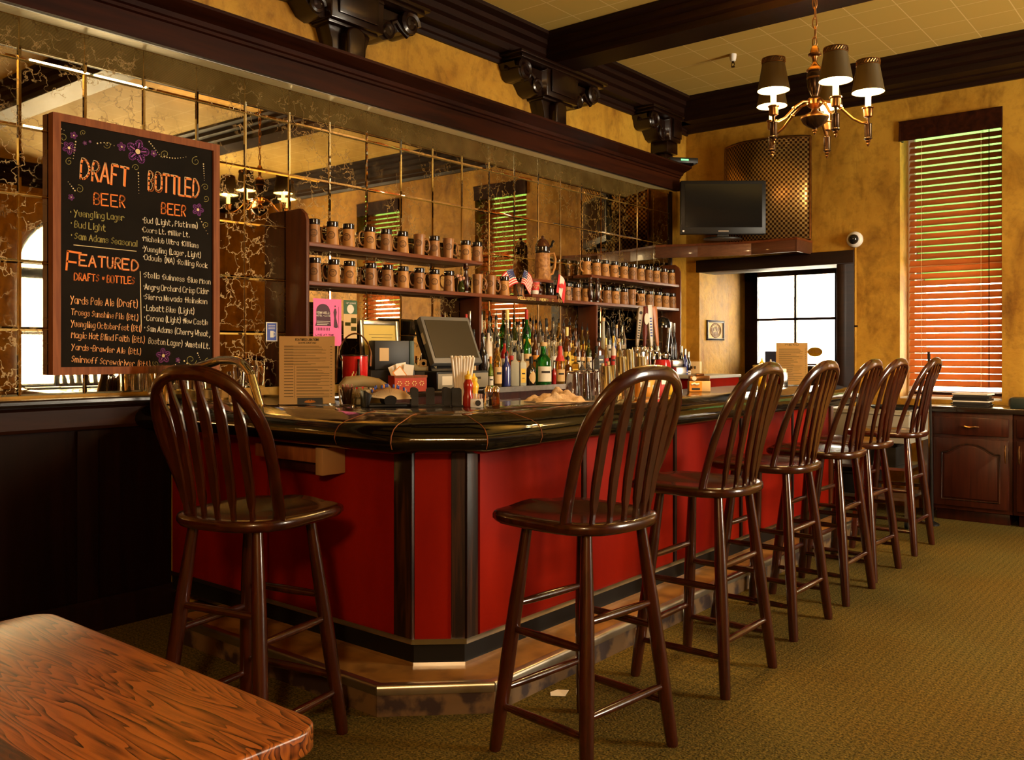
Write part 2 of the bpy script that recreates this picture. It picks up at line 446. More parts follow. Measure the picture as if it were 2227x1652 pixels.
def mk_oak():
    m, N, L, p = node_mat('oak_table_top')
    tc = N.new('ShaderNodeTexCoord'); sp = N.new('ShaderNodeSeparateXYZ'); L.new(tc.outputs['Object'], sp.inputs[0])
    # planks along X, five across Y
    pl = N.new('ShaderNodeMath'); pl.operation = 'MULTIPLY'; pl.inputs[1].default_value = 1 / .19; L.new(sp.outputs[1], pl.inputs[0])
    fl = N.new('ShaderNodeMath'); fl.operation = 'FLOOR'; L.new(pl.outputs[0], fl.inputs[0])
    wn = N.new('ShaderNodeTexWhiteNoise'); wn.noise_dimensions = '1D'; L.new(fl.outputs[0], wn.inputs['W'])
    mp = N.new('ShaderNodeMapping'); mp.inputs['Scale'].default_value = (.62, 6.5, 5); L.new(tc.outputs['Object'], mp.inputs[0])
    off = N.new('ShaderNodeVectorMath'); off.operation = 'MULTIPLY_ADD'; off.inputs[1].default_value = (7, 7, 7)
    L.new(wn.outputs['Color'], off.inputs[0]); L.new(mp.outputs[0], off.inputs[2])
    n0 = N.new('ShaderNodeTexNoise'); n0.inputs['Scale'].default_value = 1.3; n0.inputs['Detail'].default_value = 3
    L.new(off.outputs[0], n0.inputs['Vector'])
    mu = N.new('ShaderNodeMath'); mu.operation = 'MULTIPLY'; mu.inputs[1].default_value = 34; L.new(n0.outputs['Fac'], mu.inputs[0])
    fr = N.new('ShaderNodeMath'); fr.operation = 'FRACT'; L.new(mu.outputs[0], fr.inputs[0])
    nf = N.new('ShaderNodeTexNoise'); nf.inputs['Scale'].default_value = 9; nf.inputs['Detail'].default_value = 8; nf.inputs['Roughness'].default_value = .7
    mp2 = N.new('ShaderNodeMapping'); mp2.inputs['Scale'].default_value = (.9, 15, 1); L.new(tc.outputs['Object'], mp2.inputs[0]); L.new(mp2.outputs[0], nf.inputs['Vector'])
    gt = N.new('ShaderNodeMath'); gt.operation = 'GREATER_THAN'; gt.inputs[1].default_value = .55; L.new(wn.outputs['Value'], gt.inputs[0])
    wt = N.new('ShaderNodeMath'); wt.operation = 'MULTIPLY_ADD'; wt.inputs[1].default_value = .42; wt.inputs[2].default_value = .14; L.new(gt.outputs[0], wt.inputs[0])
    fm = N.new('ShaderNodeMath'); fm.operation = 'MULTIPLY'; L.new(fr.outputs[0], fm.inputs[0]); L.new(wt.outputs[0], fm.inputs[1])
    ad = N.new('ShaderNodeMath'); ad.operation = 'MULTIPLY_ADD'; ad.inputs[1].default_value = 1.15
    L.new(nf.outputs['Fac'], ad.inputs[0]); L.new(fm.outputs[0], ad.inputs[2])
    cr = N.new('ShaderNodeValToRGB')
    e = cr.color_ramp.elements
    e[0].position = .52; e[0].color = (.018, .0040, .0010, 1)
    e[1].position = 1.0; e[1].color = (.36, .105, .016, 1)
    x = e.new(.68); x.color = (.17, .042, .007, 1)
    L.new(ad.outputs[0], cr.inputs[0])
    hv = N.new('ShaderNodeMix'); hv.data_type = 'RGBA'; hv.blend_type = 'MULTIPLY'; hv.inputs[0].default_value = .6
    L.new(cr.outputs[0], hv.inputs[6]); L.new(wn.outputs['Value'], hv.inputs[7])
    L.new(hv.outputs[2], p.inputs['Base Color'])
    p.inputs['Roughness'].default_value = .28; p.inputs['Coat Weight'].default_value = .25; p.inputs['Coat Roughness'].default_value = .2
    b = N.new('ShaderNodeBump'); b.inputs['Strength'].default_value = .15; b.inputs['Distance'].default_value = .004
    L.new(ad.outputs[0], b.inputs['Height']); L.new(b.outputs[0], p.inputs['Normal'])
    return m
M['oak'] = mk_oak()
def mk_weave():
    m, N, L, p = node_mat('woven_copper_sheet')
    tc = N.new('ShaderNodeTexCoord')
    ck = N.new('ShaderNodeTexChecker'); ck.inputs['Scale'].default_value = 46
    ck.inputs[1].default_value = (.88, .56, .17, 1); ck.inputs[2].default_value = (.12, .045, .012, 1)
    L.new(tc.outputs['UV'], ck.inputs[0]); L.new(ck.outputs[0], p.inputs['Base Color'])
    p.inputs['Metallic'].default_value = .9; p.inputs['Roughness'].default_value = .38
    b = N.new('ShaderNodeBump'); b.inputs['Strength'].default_value = .7; b.inputs['Distance'].default_value = .006
    L.new(ck.outputs['Fac'], b.inputs['Height']); L.new(b.outputs[0], p.inputs['Normal'])
    return m
M['weave'] = mk_weave()
def mk_lens():
    m, N, L, p = node_mat('ribbed_light_lens')
    tc = N.new('ShaderNodeTexCoord'); wv = N.new('ShaderNodeTexWave'); wv.bands_direction = 'Y'; wv.inputs['Scale'].default_value = 22
    L.new(tc.outputs['Object'], wv.inputs['Vector'])
    cr = N.new('ShaderNodeValToRGB'); cr.color_ramp.elements[0].color = (.66, .54, .24, 1); cr.color_ramp.elements[1].color = (.92, .80, .45, 1)
    L.new(wv.outputs['Fac'], cr.inputs[0]); L.new(cr.outputs[0], p.inputs['Base Color']); p.inputs['Roughness'].default_value = .35
    p.inputs['Emission Color'].default_value = (1, .66, .22, 1); p.inputs['Emission Strength'].default_value = .075  # faint emission added to lighten the lens in the cornice's shade
    return m
M['lens'] = mk_lens()
def mk_shade_in():
    return mat('glowing_shade_lining', (.9, .8, .55), .6, emit=7.0, ecol=(1, .62, .20))
M['shadein'] = mk_shade_in()
M['shadeout'] = mat('olive_tole_shade', (.060, .040, .013), .45)
M['candle'] = mat('glowing_candle_sleeve', (.9, .7, .35), .5, emit=5.0, ecol=(1, .58, .18))
M['bulb'] = mat('lit_bulb', (1, .9, .7), .4, emit=40, ecol=(1, .66, .28))
M['flagred'] = mat('flag_red', (.60, .02, .02), .7)
M['flagwhite'] = mat('flag_white', (.75, .70, .62), .7)
M['flagblue'] = mat('flag_blue', (.03, .04, .16), .7)
# ================================================================== the setting
struct('floor', MB().bx(-4.6, XR + .3, YB - .3, 9.6, -.1, 0), M['carpet'])
struct('ceiling', MB().bx(-4.6, XR + .3, YB - .3, YF + .35, ZC, ZC + .12), M['ceiling'])
struct('wall_left', MB().bx(XW - .25, XW, YB - .3, YF + .3, 0, ZC), M['plaster'])
struct('wall_back', MB().bx(XW, XR, YB - .25, YB, 0, ZC), M['plaster'])
# far wall: sliver, door opening, pier, window opening
DX0, DX1, DZ = onY(1521, 700, YF).x, onY(1858, 545, YF).x, onY(1858, 545, YF).z
WX0, WX1 = onY(1957, 600, YF).x, onY(2179, 600, YF).x
WZ0, WZ1 = .90, onY(1950, 270, YF).z
TH = .30
mb = MB()
mb.bx(XW, DX0, YF, YF + .6, 0, ZC).bx(DX0, DX1, YF, YF + TH, DZ, ZC).bx(DX1, WX0, YF, YF + TH, 0, ZC)
VX0, VX1 = -.22, .60
for a_, b_ in ((WX0, WX1), (VX0, VX1)):
    mb.bx(a_, b_, YF, YF + TH, 0, WZ0).bx(a_, b_, YF, YF + TH, WZ1, ZC)
mb.bx(WX1, VX0, YF, YF + TH, 0, ZC).bx(VX1, XR + .25, YF, YF + TH, 0, ZC)
struct('wall_far', mb, M['plaster'])
# entry recess behind the opening
DY = 9.05
mb = MB().bx(DX0 - .25, DX0, YF + .6, 8.52, 0, 2.6).bx(DX0 - .31, DX0 - .06, 8.52, DY + .15, 0, 2.6)
struct('wall_entry', mb, M['plaster'])
mb = MB().bx(DX0 - .06, DX1 + .3, YF + TH, DY + .15, DZ + .02, 2.6).bx(DX1, DX1 + .25, YF + TH, DY + .15, 0, DZ + .02)
struct('ceiling_entry', mb, M['beamx'])
# casing of the opening
mb = MB().bx(onY(1822, 600, YF).x, DX1 + .005, YF - .035, YF + .32, 0, DZ - .11).bx(DX0 - .02, DX1 + .005, YF - .035, YF + .32, DZ - .11, DZ + .005)
struct('trim_1', mb, M['beamx'], bevel=.006)
# glazed street door
gx0, gx1 = onY(1646, 700, DY).x, onY(1816, 700, DY).x
gz0, gz1 = onY(1700, 790, DY).z, onY(1700, 600, DY).z
ex0, ex1 = DX0 - .06, DX1 + .02
door = MB().bx(ex0, gx0, DY, DY + .05, 0, DZ + .02).bx(gx1, ex1, DY, DY + .05, 0, DZ + .02).bx(gx0, gx1, DY, DY + .05, 0, gz0).bx(gx0, gx1, DY, DY + .05, gz1, DZ + .02)
dr = struct('door_1', door, M['beamx'], bevel=.004)
mb = MB(); xm = (gx0 + gx1) / 2; zm = onY(1700, 694, DY).z
mb.bx(xm - .011, xm + .011, DY + .005, DY + .045, gz0, gz1).bx(gx0, gx1, DY + .006, DY + .044, zm - .013, zm + .013)
mb.build('muntins', M['beamx'], dr)
MB().bx(gx0, gx1, DY + .022, DY + .028, gz0, gz1).build('pane', M['pane'], dr)
MB().tube([(gx0 - .02, DY - .05, gz0 - .03), (gx1 + .02, DY - .05, gz0 - .03)], .013).bx(gx0 - .01, gx0 + .02, DY - .05, DY, gz0 - .045, gz0 - .015).bx(gx1 - .02, gx1 + .01, DY - .05, DY, gz0 - .045, gz0 - .015).build('push_bar', M['chrome'], dr)
MB().bx(gx0 + .02, gx0 + .26, DY - .07, DY, gz1 + .05, gz1 + .12).tube([(gx0 + .2, DY - .07, gz1 + .09), (gx0 + .45, DY - .16, gz1 + .1), (gx0 + .62, DY - .01, gz1 + .11)], .012, 6).build('door_closer', M['steel'], dr)
# far window (behind the blind)
wy = YF + TH - .05
for i_, (a_, b_) in enumerate(((WX0, WX1), (VX0, VX1))):
    mb = MB().bx(a_, a_ + .05, wy, wy + .05, WZ0, WZ1).bx(b_ - .05, b_, wy, wy + .05, WZ0, WZ1).bx(a_ + .05, b_ - .05, wy, wy + .05, WZ0, WZ0 + .06).bx(a_ + .05, b_ - .05, wy, wy + .05, WZ1 - .06, WZ1).bx(a_ + .05, b_ - .05, wy, wy + .05, 2.0, 2.05)
    wf = struct('window_%d' % (i_ + 1), mb, M['white'])
    MB().bx(a_ + .04, b_ - .04, wy + .022, wy + .028, WZ0, WZ1).build('pane', M['pane'], wf)
    MB().bx(a_, b_, YF + .01, YF + TH - .05, WZ0 - .0, WZ0 + .012).build('sill', M['white'], wf)
tag(MB().prism([(YF + .45, 2.35), (YF + 1.3, 1.95), (YF + 1.3, 2.6), (YF + .45, 3.7)], -3.0, 1.2, Matrix(((0, 0, 1, 0), (1, 0, 0, 0), (0, 1, 0, 0), (0, 0, 0, 1)))).build('awning', M['awning']),
    'dark green street awning seen through the upper slats of the blind', 'awning')
def facade():
    t = thing('street_building', 'pale building across the street seen bright through the door glass', 'building', (-6, 17, 0))
    pale = mat('pale_render', (.72, .72, .70), .9)
    MB().bx(-12, 14, 0, .4, .0, 9).build('front_wall', pale, t)
    for i in range(7):
        MB().bx(-10.5 + 3.2 * i, -9.0 + 3.2 * i, -.03, -.001, 3.2, 4.6).build('window', mat('street_pane', (.35, .37, .38), .3), t)
    MB().bx(-12, 14, -.5, -.002, 2.3, 2.6).build('string_course', pale, t)
    tag(MB().bx(-20, 14, YF + .6 + 1.2, 17, -.12, -.02).build('street_pavement', mat('pale_pavement', (.6, .6, .57), .9), None), 'pale sunlit pavement outside the street door', 'pavement')
facade()
# right wall with an arched window
AY = (5.75,); AR = .85; AZ0, AZ1 = .78, 2.30
mb = MB(); prev = YB
sg = 16
for cy in sorted(AY):
    mb.bx(XR, XR + .25, prev, cy - AR, 0, ZC).bx(XR, XR + .25, cy - AR, cy + AR, 0, AZ0)
    for k in range(sg):
        a0, a1 = PI * k / sg, PI * (k + 1) / sg
        y0, y1 = cy + AR * math.cos(a0), cy + AR * math.cos(a1)
        z0, z1 = AZ1 + AR * math.sin(a0), AZ1 + AR * math.sin(a1)
        mb.prism([(y0, z0), (y0, ZC), (y1, ZC), (y1, z1)], XR, XR + .25, Matrix(((0, 0, 1, 0), (1, 0, 0, 0), (0, 1, 0, 0), (0, 0, 0, 1))))
    prev = cy + AR
mb.bx(XR, XR + .25, prev, YF + .3, 0, ZC)
struct('wall_right', mb, M['plaster'])
for i, cy in enumerate(AY):
    x = XR + .14; arc = [(x, cy + (AR - .03) * math.cos(PI * k / 20), AZ1 + (AR - .03) * math.sin(PI * k / 20)) for k in range(21)]
    mb = MB().tube([(x, cy + AR - .03, AZ0)] + arc + [(x, cy - AR + .03, AZ0)], .045, 8)
    mb.bx(x - .05, x + .05, cy - AR, cy + AR, AZ1 - .07, AZ1 + .07).bx(x - .04, x + .04, cy - AR, cy + AR, AZ0, AZ0 + .09)
    mb.bx(x - .03, x + .03, cy - .03, cy + .03, AZ0, AZ1).bx(x - .03, x + .03, cy - AR, cy + AR, 1.5, 1.55)
    o = struct('window_%d' % (i + 3), mb, M['beam'])
    poly = [(cy + AR - .04, AZ0 + .04)] + [(p[1], p[2]) for p in arc] + [(cy - AR + .04, AZ0 + .04)]
    MB().prism(poly, x - .003, x + .003, Matrix(((0, 0, 1, 0), (1, 0, 0, 0), (0, 1, 0, 0), (0, 0, 0, 1)))).build('pane', M['pane'], o)
# perimeter beams with moulded edges, cross beams
ZS = 3.45
def wallbeam(name, path, ext=1.0, m=M['beam']):
    # o = distance out from the wall
    prof = [(0, 3.385), (.018, 3.385), (.022, 3.41), (.035, 3.42), (.04, ZS), (.135 * ext, ZS), (.135 * ext, 3.50), (.16 * ext, 3.515), (.16 * ext, 3.56), (.20 * ext, 3.575),
            (.20 * ext, 3.61), (.255 * ext, 3.625), (.255 * ext, ZC), (0, ZC)]
    return struct(name, MB().sweep(path, prof), m, angle=20)
wallbeam('beam_left', [(XW, YB), (XW, YF)])
def farbeam():
    prof = [(0, 3.40), (.03, 3.40), (.05, 3.43), (.15, 3.44), (.16, ZS), (.30, ZS), (.30, 3.50), (.335, 3.515), (.335, 3.56), (.375, 3.575), (.375, 3.61), (.414, 3.625), (.414, ZC), (0, ZC)]
    struct('beam_far', MB().sweep([(XW, YF), (XR, YF)], prof), M['beamx'], angle=20)
farbeam()
wallbeam('beam_right', [(XR, YF), (XR, YB)])
for i, cy in enumerate((5.57, 3.53, 1.49, -.55)):
    hw = .13
    half = [(hw, ZS), (hw, 3.50), (hw + .025, 3.515), (hw + .025, 3.56), (hw + .065, 3.575), (hw + .065, 3.61), (hw + .12, 3.625), (hw + .12, ZC)]
    prof = [(-o, z) for o, z in half][::-1] + half
    struct('beam_cross_%d' % (i + 1), MB().sweep([(XR - .05, cy), (XW + .02, cy)], prof), M['beamx'], angle=20)
# cornice over the mirror with a sloping lens behind it
prof = [(.27, 2.725), (.30, 2.725), (.30, 2.835), (.315, 2.84), (.315, 2.855), (.33, 2.86), (.34, 2.88), (.375, 2.895), (.39, 2.90), (.42, 2.915), (.42, 2.93), (0, 2.93), (0, 2.88), (.27, 2.88)]
tag(struct('cornice', MB().sweep([(XW, YB), (XW, 7.22)], prof), M['cornice'], angle=25), kind='structure')
struct('light_lens', MB().add([(XW + .275, YB, 2.728), (XW + .275, 7.2, 2.728), (XW + .003, 7.2, 2.782), (XW + .003, YB, 2.782), (XW + .275, YB, 2.738), (XW + .275, 7.2, 2.738), (XW + .003, 7.2, 2.792), (XW + .003, YB, 2.792)],
    [(0, 1, 2, 3), (7, 6, 5, 4), (0, 4, 5, 1), (1, 5, 6, 2), (2, 6, 7, 3), (3, 7, 4, 0)]), M['lens'])
struct('trim_5', MB().bx(XW + .262, XW + .2695, YB, 7.2, 2.722, 2.734), M['alu'])
# mirror of bevelled square tiles
mb = MB(); ty0 = 1.727 - .2915 * 9; zr = [1.095 + .3 * k for k in range(6)] + [2.780]
k = 0
while ty0 + .2915 * k < YN - .02:
    y0 = ty0 + .2915 * k; y1 = min(y0 + .2915, YN)
    for j in range(6):
        z0, z1 = zr[j], zr[j + 1]
        g = .0012; bv = .010; x0 = XM + .002; x1 = XM + .0036
        a = [(x0, y0 + g, z0 + g), (x0, y1 - g, z0 + g), (x0, y1 - g, z1 - g), (x0, y0 + g, z1 - g)]
        b = [(x1, y0 + bv, z0 + bv), (x1, y1 - bv, z0 + bv), (x1, y1 - bv, z1 - bv), (x1, y0 + bv, z1 - bv)]
        mb.add(a + b, [(4, 5, 6, 7)] + [(i, (i + 1) % 4, 4 + (i + 1) % 4, 4 + i) for i in range(4)])
    k += 1
tag(mb.build('tiled_mirror', M['mirror'], smooth=False), 'wall of square mirror tiles with gold veins behind the bar', 'mirror')
struct('trim_2', MB().bx(XM, XM + .02, YN, YN + .03, 1.08, 2.8), M['beam'])
# wainscot, chair rail and ledge on the left wall (in front of the bar's short leg)
YL = 2.42
mb = MB().bx(XW, XW + .06, YB, YL, .14, .95)
for y in (-1.9, -.9, .1, 1.1, 2.0):
    mb.bx(XW + .06, XW + .078, y - .05, y + .05, .14, .93)
struct('wainscot', mb, M['wains'], bevel=.004)
struct('trim_3', MB().sweep([(XW, YB), (XW, YL)], [(0, .935), (.075, .935), (.085, .95), (.08, 1.03), (.10, 1.045), (.10, 1.055), (.0, 1.055)]), M['rail_wood'], angle=25)
struct('trim_4', MB().sweep([(XW, YB), (XW, YL)], [(0, 1.055), (.17, 1.055), (.18, 1.065), (.18, 1.078), (.17, 1.085), (0, 1.085)]), M['bartop'], angle=25)
struct('baseboard_left', MB().sweep([(XW, YB), (XW, YL)], [(0, 0), (.10, 0), (.10, .125), (.085, .145), (0, .15)]), M['wains'], angle=25)
# carved corbels on the left wall
def scroll(mb, c, r, x0, x1, turns=1.6, sgn=1):
    pts = []
    for k in range(26):
        a = 2 * PI * turns * k / 25; rr = r * (1 - .75 * k / 25)
        pts.append((0, c[0] + sgn * rr * math.cos(a), c[1] + rr * math.sin(a)))
    for xx in (x0 + (x1 - x0) * .3, x1 - .012):
        mb.tube([(xx, p[1], p[2]) for p in pts], .022 * r / .08, 6)
    mb.lathe([(r * .93, x0), (r * .93, x1 - .02), (r * .6, x1)], 18, Matrix(((0, 0, 1, 0), (1, 0, 0, c[0]), (0, 1, 0, c[1]), (0, 0, 0, 1))))
def corbel(cy, label, half=False):
    t = thing('carved_corbel', label, 'corbel', (XW, cy, 3.0), 0, 'carved corbels under the ceiling beam')
    YZX = Matrix(((0, 0, 1, 0), (1, 0, 0, 0), (0, 1, 0, 0), (0, 0, 0, 1)))
    s1 = 0 if half else 1
    mb = MB().bx(.002, .20, -.20, .20 * s1 + .0, .20, .384).bx(.045, .20, -.20, .20 * s1, .384, .424)
    mb.bx(.20, .214, -.15, .15 * s1, .235, .415)
    mb.build('block', M['carved'], t, bevel=.006)
    mb = MB().bx(.045, .245, -.56, .56 * s1, .425, .448).bx(.045, .225, -.53, .53 * s1, .40, .4245)
    mb.build('cap_moulding', M['carved'], t, bevel=.005)
    for sg in ((-1,) if half else (-1, 1)):
        mb = MB()
        wing = [(.18, .21), (.24, .19), (.30, .21), (.34, .255), (.36, .275), (.42, .27), (.47, .30), (.52, .36), (.53, .384), (.18, .384)]
        mb.prism([(sg * y, z) for y, z in wing], .002, .15, YZX)
        scroll(mb, (sg * .44, .335), .075, .01, .19, sgn=sg)
        scroll(mb, (sg * .27, .255), .055, .01, .17, sgn=-sg)
        mb.tube([(.155, sg * y, z) for y, z in ((.44, .26), (.37, .30), (.34, .33), (.30, .31))], .016, 6)
        mb.build('scroll_wing', M['carved'], t)
    if not half:
        mb = MB().prism([(-.17, .21), (.17, .21), (.13, .10), (.12, -.03), (-.12, -.03), (-.13, .10)], .002, .12, YZX)
        mb.bx(.002, .16, -.19, .19, .185, .215)
        mb.build('stem', M['carved'], t, bevel=.006)
        # hanging tongue with rounded ends
        mb = MB().prism([(.07 * math.cos(a) * 1, .15 * 1 + .045 * math.sin(a)) for a in [PI * i / 8 for i in range(9)]] + [(.07 * math.cos(a), .02 + .045 * math.sin(a)) for a in [PI + PI * i / 8 for i in range(9)]], .1, .19, YZX)
        mb.build('tongue', M['carved'], t, bevel=.016, bseg=3)
        mb = MB(); scroll(mb, (0, -.01), .05, .01, .13); mb.build('foot_scroll', M['carved'], t)
    else:
        MB().bx(.002, .17, -.20, 0, .10, .20).bx(.002, .12, -.15, 0, .02, .10).build('stem', M['carved'], t, bevel=.006)
    return t
corbel(3.53, 'dark carved corbel cut off by the top edge of the photo')
corbel(5.57, 'dark carved corbel with full scrolls where the cross beam meets the wall')
corbel(7.42, 'half width dark carved corbel in the corner above the television', half=True)
# ================================================================== bar counter
BX, BY, BE, ZK = -2.28, 2.40, 6.45, .205
path = [(XW + .09, BY), (-2.43, BY), (BX, 2.535), (BX, BE)]
def off(pth, o):
    n = len(pth); out = []
    P = [Vector(p) for p in pth]
    for i in range(n):
        d1 = (P[i] - P[i - 1]).normalized() if i else (P[1] - P[0]).normalized()
        d2 = (P[i + 1] - P[i]).normalized() if i < n - 1 else d1
        n1 = Vector((d1.y, -d1.x)); n2 = Vector((d2.y, -d2.x)); mt = (n1 + n2).normalized()
        out.append(tuple(P[i] + mt * (o / mt.dot(n1))))
    return out
bar = thing('bar_counter', 'L shaped bar with red front panels and black rounded armrest rail', 'bar counter', (0, 0, 0))
inner = [(BX - .57, BE), (BX - .57, 2.97), (XW + .09, 2.97)]
MB().prism(off(path, -.022) + inner, .11, 1.0).build('carcass', M['cab'], bar)
MB().prism(off(path, -.02) + [(BX - .6, BE + .03), (BX - .6, 3.0), (XW + .09, 3.0)], 1.0, 1.045).build('counter_top', M['bartop'], bar, bevel=.008)
MB().sweep(path, [(-.03, .112), (-.012, .112), (-.012, ZK - .01), (-.03, ZK - .01)]).build('kickboard', M['kick'], bar, angle=20)
MB().sweep(path, [(-.022, ZK - .012), (.006, ZK - .012), (.006, ZK + .008), (-.022, ZK + .008)]).build('chrome_strip', M['chrome'], bar, angle=20)
MB().sweep(path, [(-.022, .108), (-.006, .108), (-.006, .122), (-.022, .122)]).build('kick_trim', M['chrome'], bar, angle=20)
ys = [2.60, 3.33, 4.16, 4.95, 5.73, BE - .04]
for a, b in zip(ys[:-1], ys[1:]):
    MB().bx(BX - .03, BX - .006, a + .022, b - .022, ZK, .935).build('front_panel', M['red'], bar, bevel=.003)
for y in ys[1:-1]:
    MB().bx(BX - .03, BX - .012, y - .024, y + .024, ZK, .935).bx(BX - .03, BX - .002, y - .012, y + .012, ZK, .935).build('stile', M['stile'], bar)
MB().bx(BX - .04, BX + .003, BE - .045, BE + .012, ZK, .95).build('stile', M['shelfz'], bar, bevel=.003)
MB().bx(BX - .56, BX - .04, BE - .01, BE + .012, .11, .95).build('end_panel', M['cab'], bar)
for a, b in ((XW + .1, -3.35), (-3.33, -2.53)):
    MB().bx(a, b, BY + .006, BY + .03, ZK, .935).build('front_panel', M['red'], bar, bevel=.003)
MB().bx(-2.528, -2.43, BY - .004, BY + .03, ZK, .935).build('stile', M['stile'], bar, bevel=.003)
MB().bx(BX - .03, BX + .004, 2.537, 2.60, ZK, .935).build('stile', M['stile'], bar, bevel=.003)
# chamfer: red panel and dark stile
c0, c1 = Vector((-2.43, BY)), Vector((BX, 2.535)); cu = (c1 - c0).normalized(); cn = Vector((cu.y, -cu.x))
def chamfer(t0, t1, o0, o1, name, m):
    L = (c1 - c0).length
    p = [c0 + cu * L * t0 + cn * o0, c0 + cu * L * t1 + cn * o0, c0 + cu * L * t1 + cn * o1, c0 + cu * L * t0 + cn * o1]
    MB().prism([tuple(q) for q in p], ZK, .935).build(name, m, bar)
chamfer(.04, .72, -.03, -.006, 'front_panel', M['red'])
chamfer(.73, .98, -.03, -.002, 'stile', M['stile'])
# armrest rail in segments
rp = [(-.05, 1.03), (-.05, 1.05), (-.02, 1.058), (.02, 1.054), (.06, 1.044), (.095, 1.036), (.13, 1.028), (.16, 1.014), (.178, .992), (.182, .968), (.172, .945), (.150, .93), (.12, .924), (.05, .922), (-.01, .93), (-.01, 1.03)]
def rail(pth, grow=0):
    pr = [(o + (grow if o > .03 else 0), z + (grow if z > 1.0 else -grow)) for o, z in rp]
    return MB().sweep(pth, pr).build('armrest_rail', M['gloss'], bar, angle=35)
q = path
m0 = (-2.66, BY); m3 = (BX, 2.77)
rail([(XW + .09, BY), m0]); rail([m0, q[1], tuple((c0 + (c1 - c0) * .02))], .0015)
rail([tuple(c0 + (c1 - c0) * .02), tuple(c0 + (c1 - c0) * .98)], 0)
rail([tuple(c0 + (c1 - c0) * .98), q[2], m3], .0015); rail([m3, (BX, BE + .02)])
for p, n in ((m0, (0, -1)), (m3, (1, 0)), (tuple(c0 + (c1 - c0) * .02), None), (tuple(c0 + (c1 - c0) * .98), None)):
    n = Vector(n) if n else cn
    if p == m0 or p == m3: nn = n
    else:
        o_ = Vector((0, -1)) if p[0] < -2.36 else Vector((1, 0))
        nn = (cn + o_).normalized(); nn = nn / nn.dot(cn)
    MB().tube([(p[0] + nn.x * (o + .001), p[1] + nn.y * (o + .001), z + .001) for o, z in rp[1:13]], .0022, 6).build('joint_line', M['boardframe'], bar)
# foot step along the bar
st = thing('foot_step', 'low platform step with worn metal nosing around the foot of the bar', 'step', (0, 0, 0))
sp = [(-3.72, BY - .22), (-2.385, BY - .22), (-2.085, 2.47), (-2.105, BE + .1)]
sinner = [(BX - .3, BE + .1), (BX - .3, BY + .12), (-3.72, BY + .12)]
MB().prism(sp + sinner, 0, .105).build('platform', M['stepside'], st)
MB().prism(off(sp, -.02) + sinner, .1045, .1085).build('linoleum', M['stepfloor'], st)
for a, b in zip(sp[:-1], sp[1:]):
    pr = [(-.028, .1085), (-.028, .1115), (.0, .113), (.006, .109), (.008, .10), (.006, .078), (.001, .076), (.001, .105), (-.02, .1085)]
    MB().sweep([a, b], pr).build('nosing', M['alu'], st, angle=50)
# little wooden ledge under the short rail
t = thing('wooden_bracket', 'raw wooden bracket block fixed under the short side of the bar rail', 'bracket', (-2.86, BY, .85))
MB().bx(-.42, .0, -.10, .003, .0, .055).build('board', M['boardframe'], t, bevel=.003)
MB().bx(-.40, -.03, -.06, .003, -.045, -.001).build('batten', M['cab'], t, bevel=.003)
MB().bx(.001, .045, -.115, .003, -.045, .065).build('end_block', mat('raw_pine', (.36, .19, .07), .6), t, bevel=.004)
# chrome grab rail on the short leg
t = thing('grab_rail', 'bent chrome grab rail standing on the bar behind the near left stool', 'grab rail', (0, 0, 0))
ya = BY + .06
a = onY(566, 880, ya); b = onY(546, 812, ya); c = onY(520, 786, ya); d = onY(480, 783, ya); e = onY(400, 807, ya - .08); f = onY(374, 822, ya - .12); g = onY(364, 848, ya - .13)
a.z = 1.045
ctrl = [a, a + (b - a) * .9, b, c, d, d + (e - d) * .2, e, f, g, Vector((g.x, g.y, 1.043))]
pts = []
for i in range(len(ctrl) - 1):
    p0, p1, p2, p3 = ctrl[max(i - 1, 0)], ctrl[i], ctrl[i + 1], ctrl[min(i + 2, len(ctrl) - 1)]
    for k in range(6):
        u = k / 6
        pts.append(.5 * ((2 * p1) + (p2 - p0) * u + (2 * p0 - 5 * p1 + 4 * p2 - p3) * u * u + (3 * p1 - p0 - 3 * p2 + p3) * u ** 3))
pts.append(ctrl[-1])
MB().tube(pts, .0205, 12).build('tube', M['chrome'], t)
for p in (ctrl[0], ctrl[-1]):
    MB().lathe([(.035, 0), (.035, .004), (.022, .01)], 14, trm(p.x, p.y, 1.045)).build('flange', M['chrome'], t)
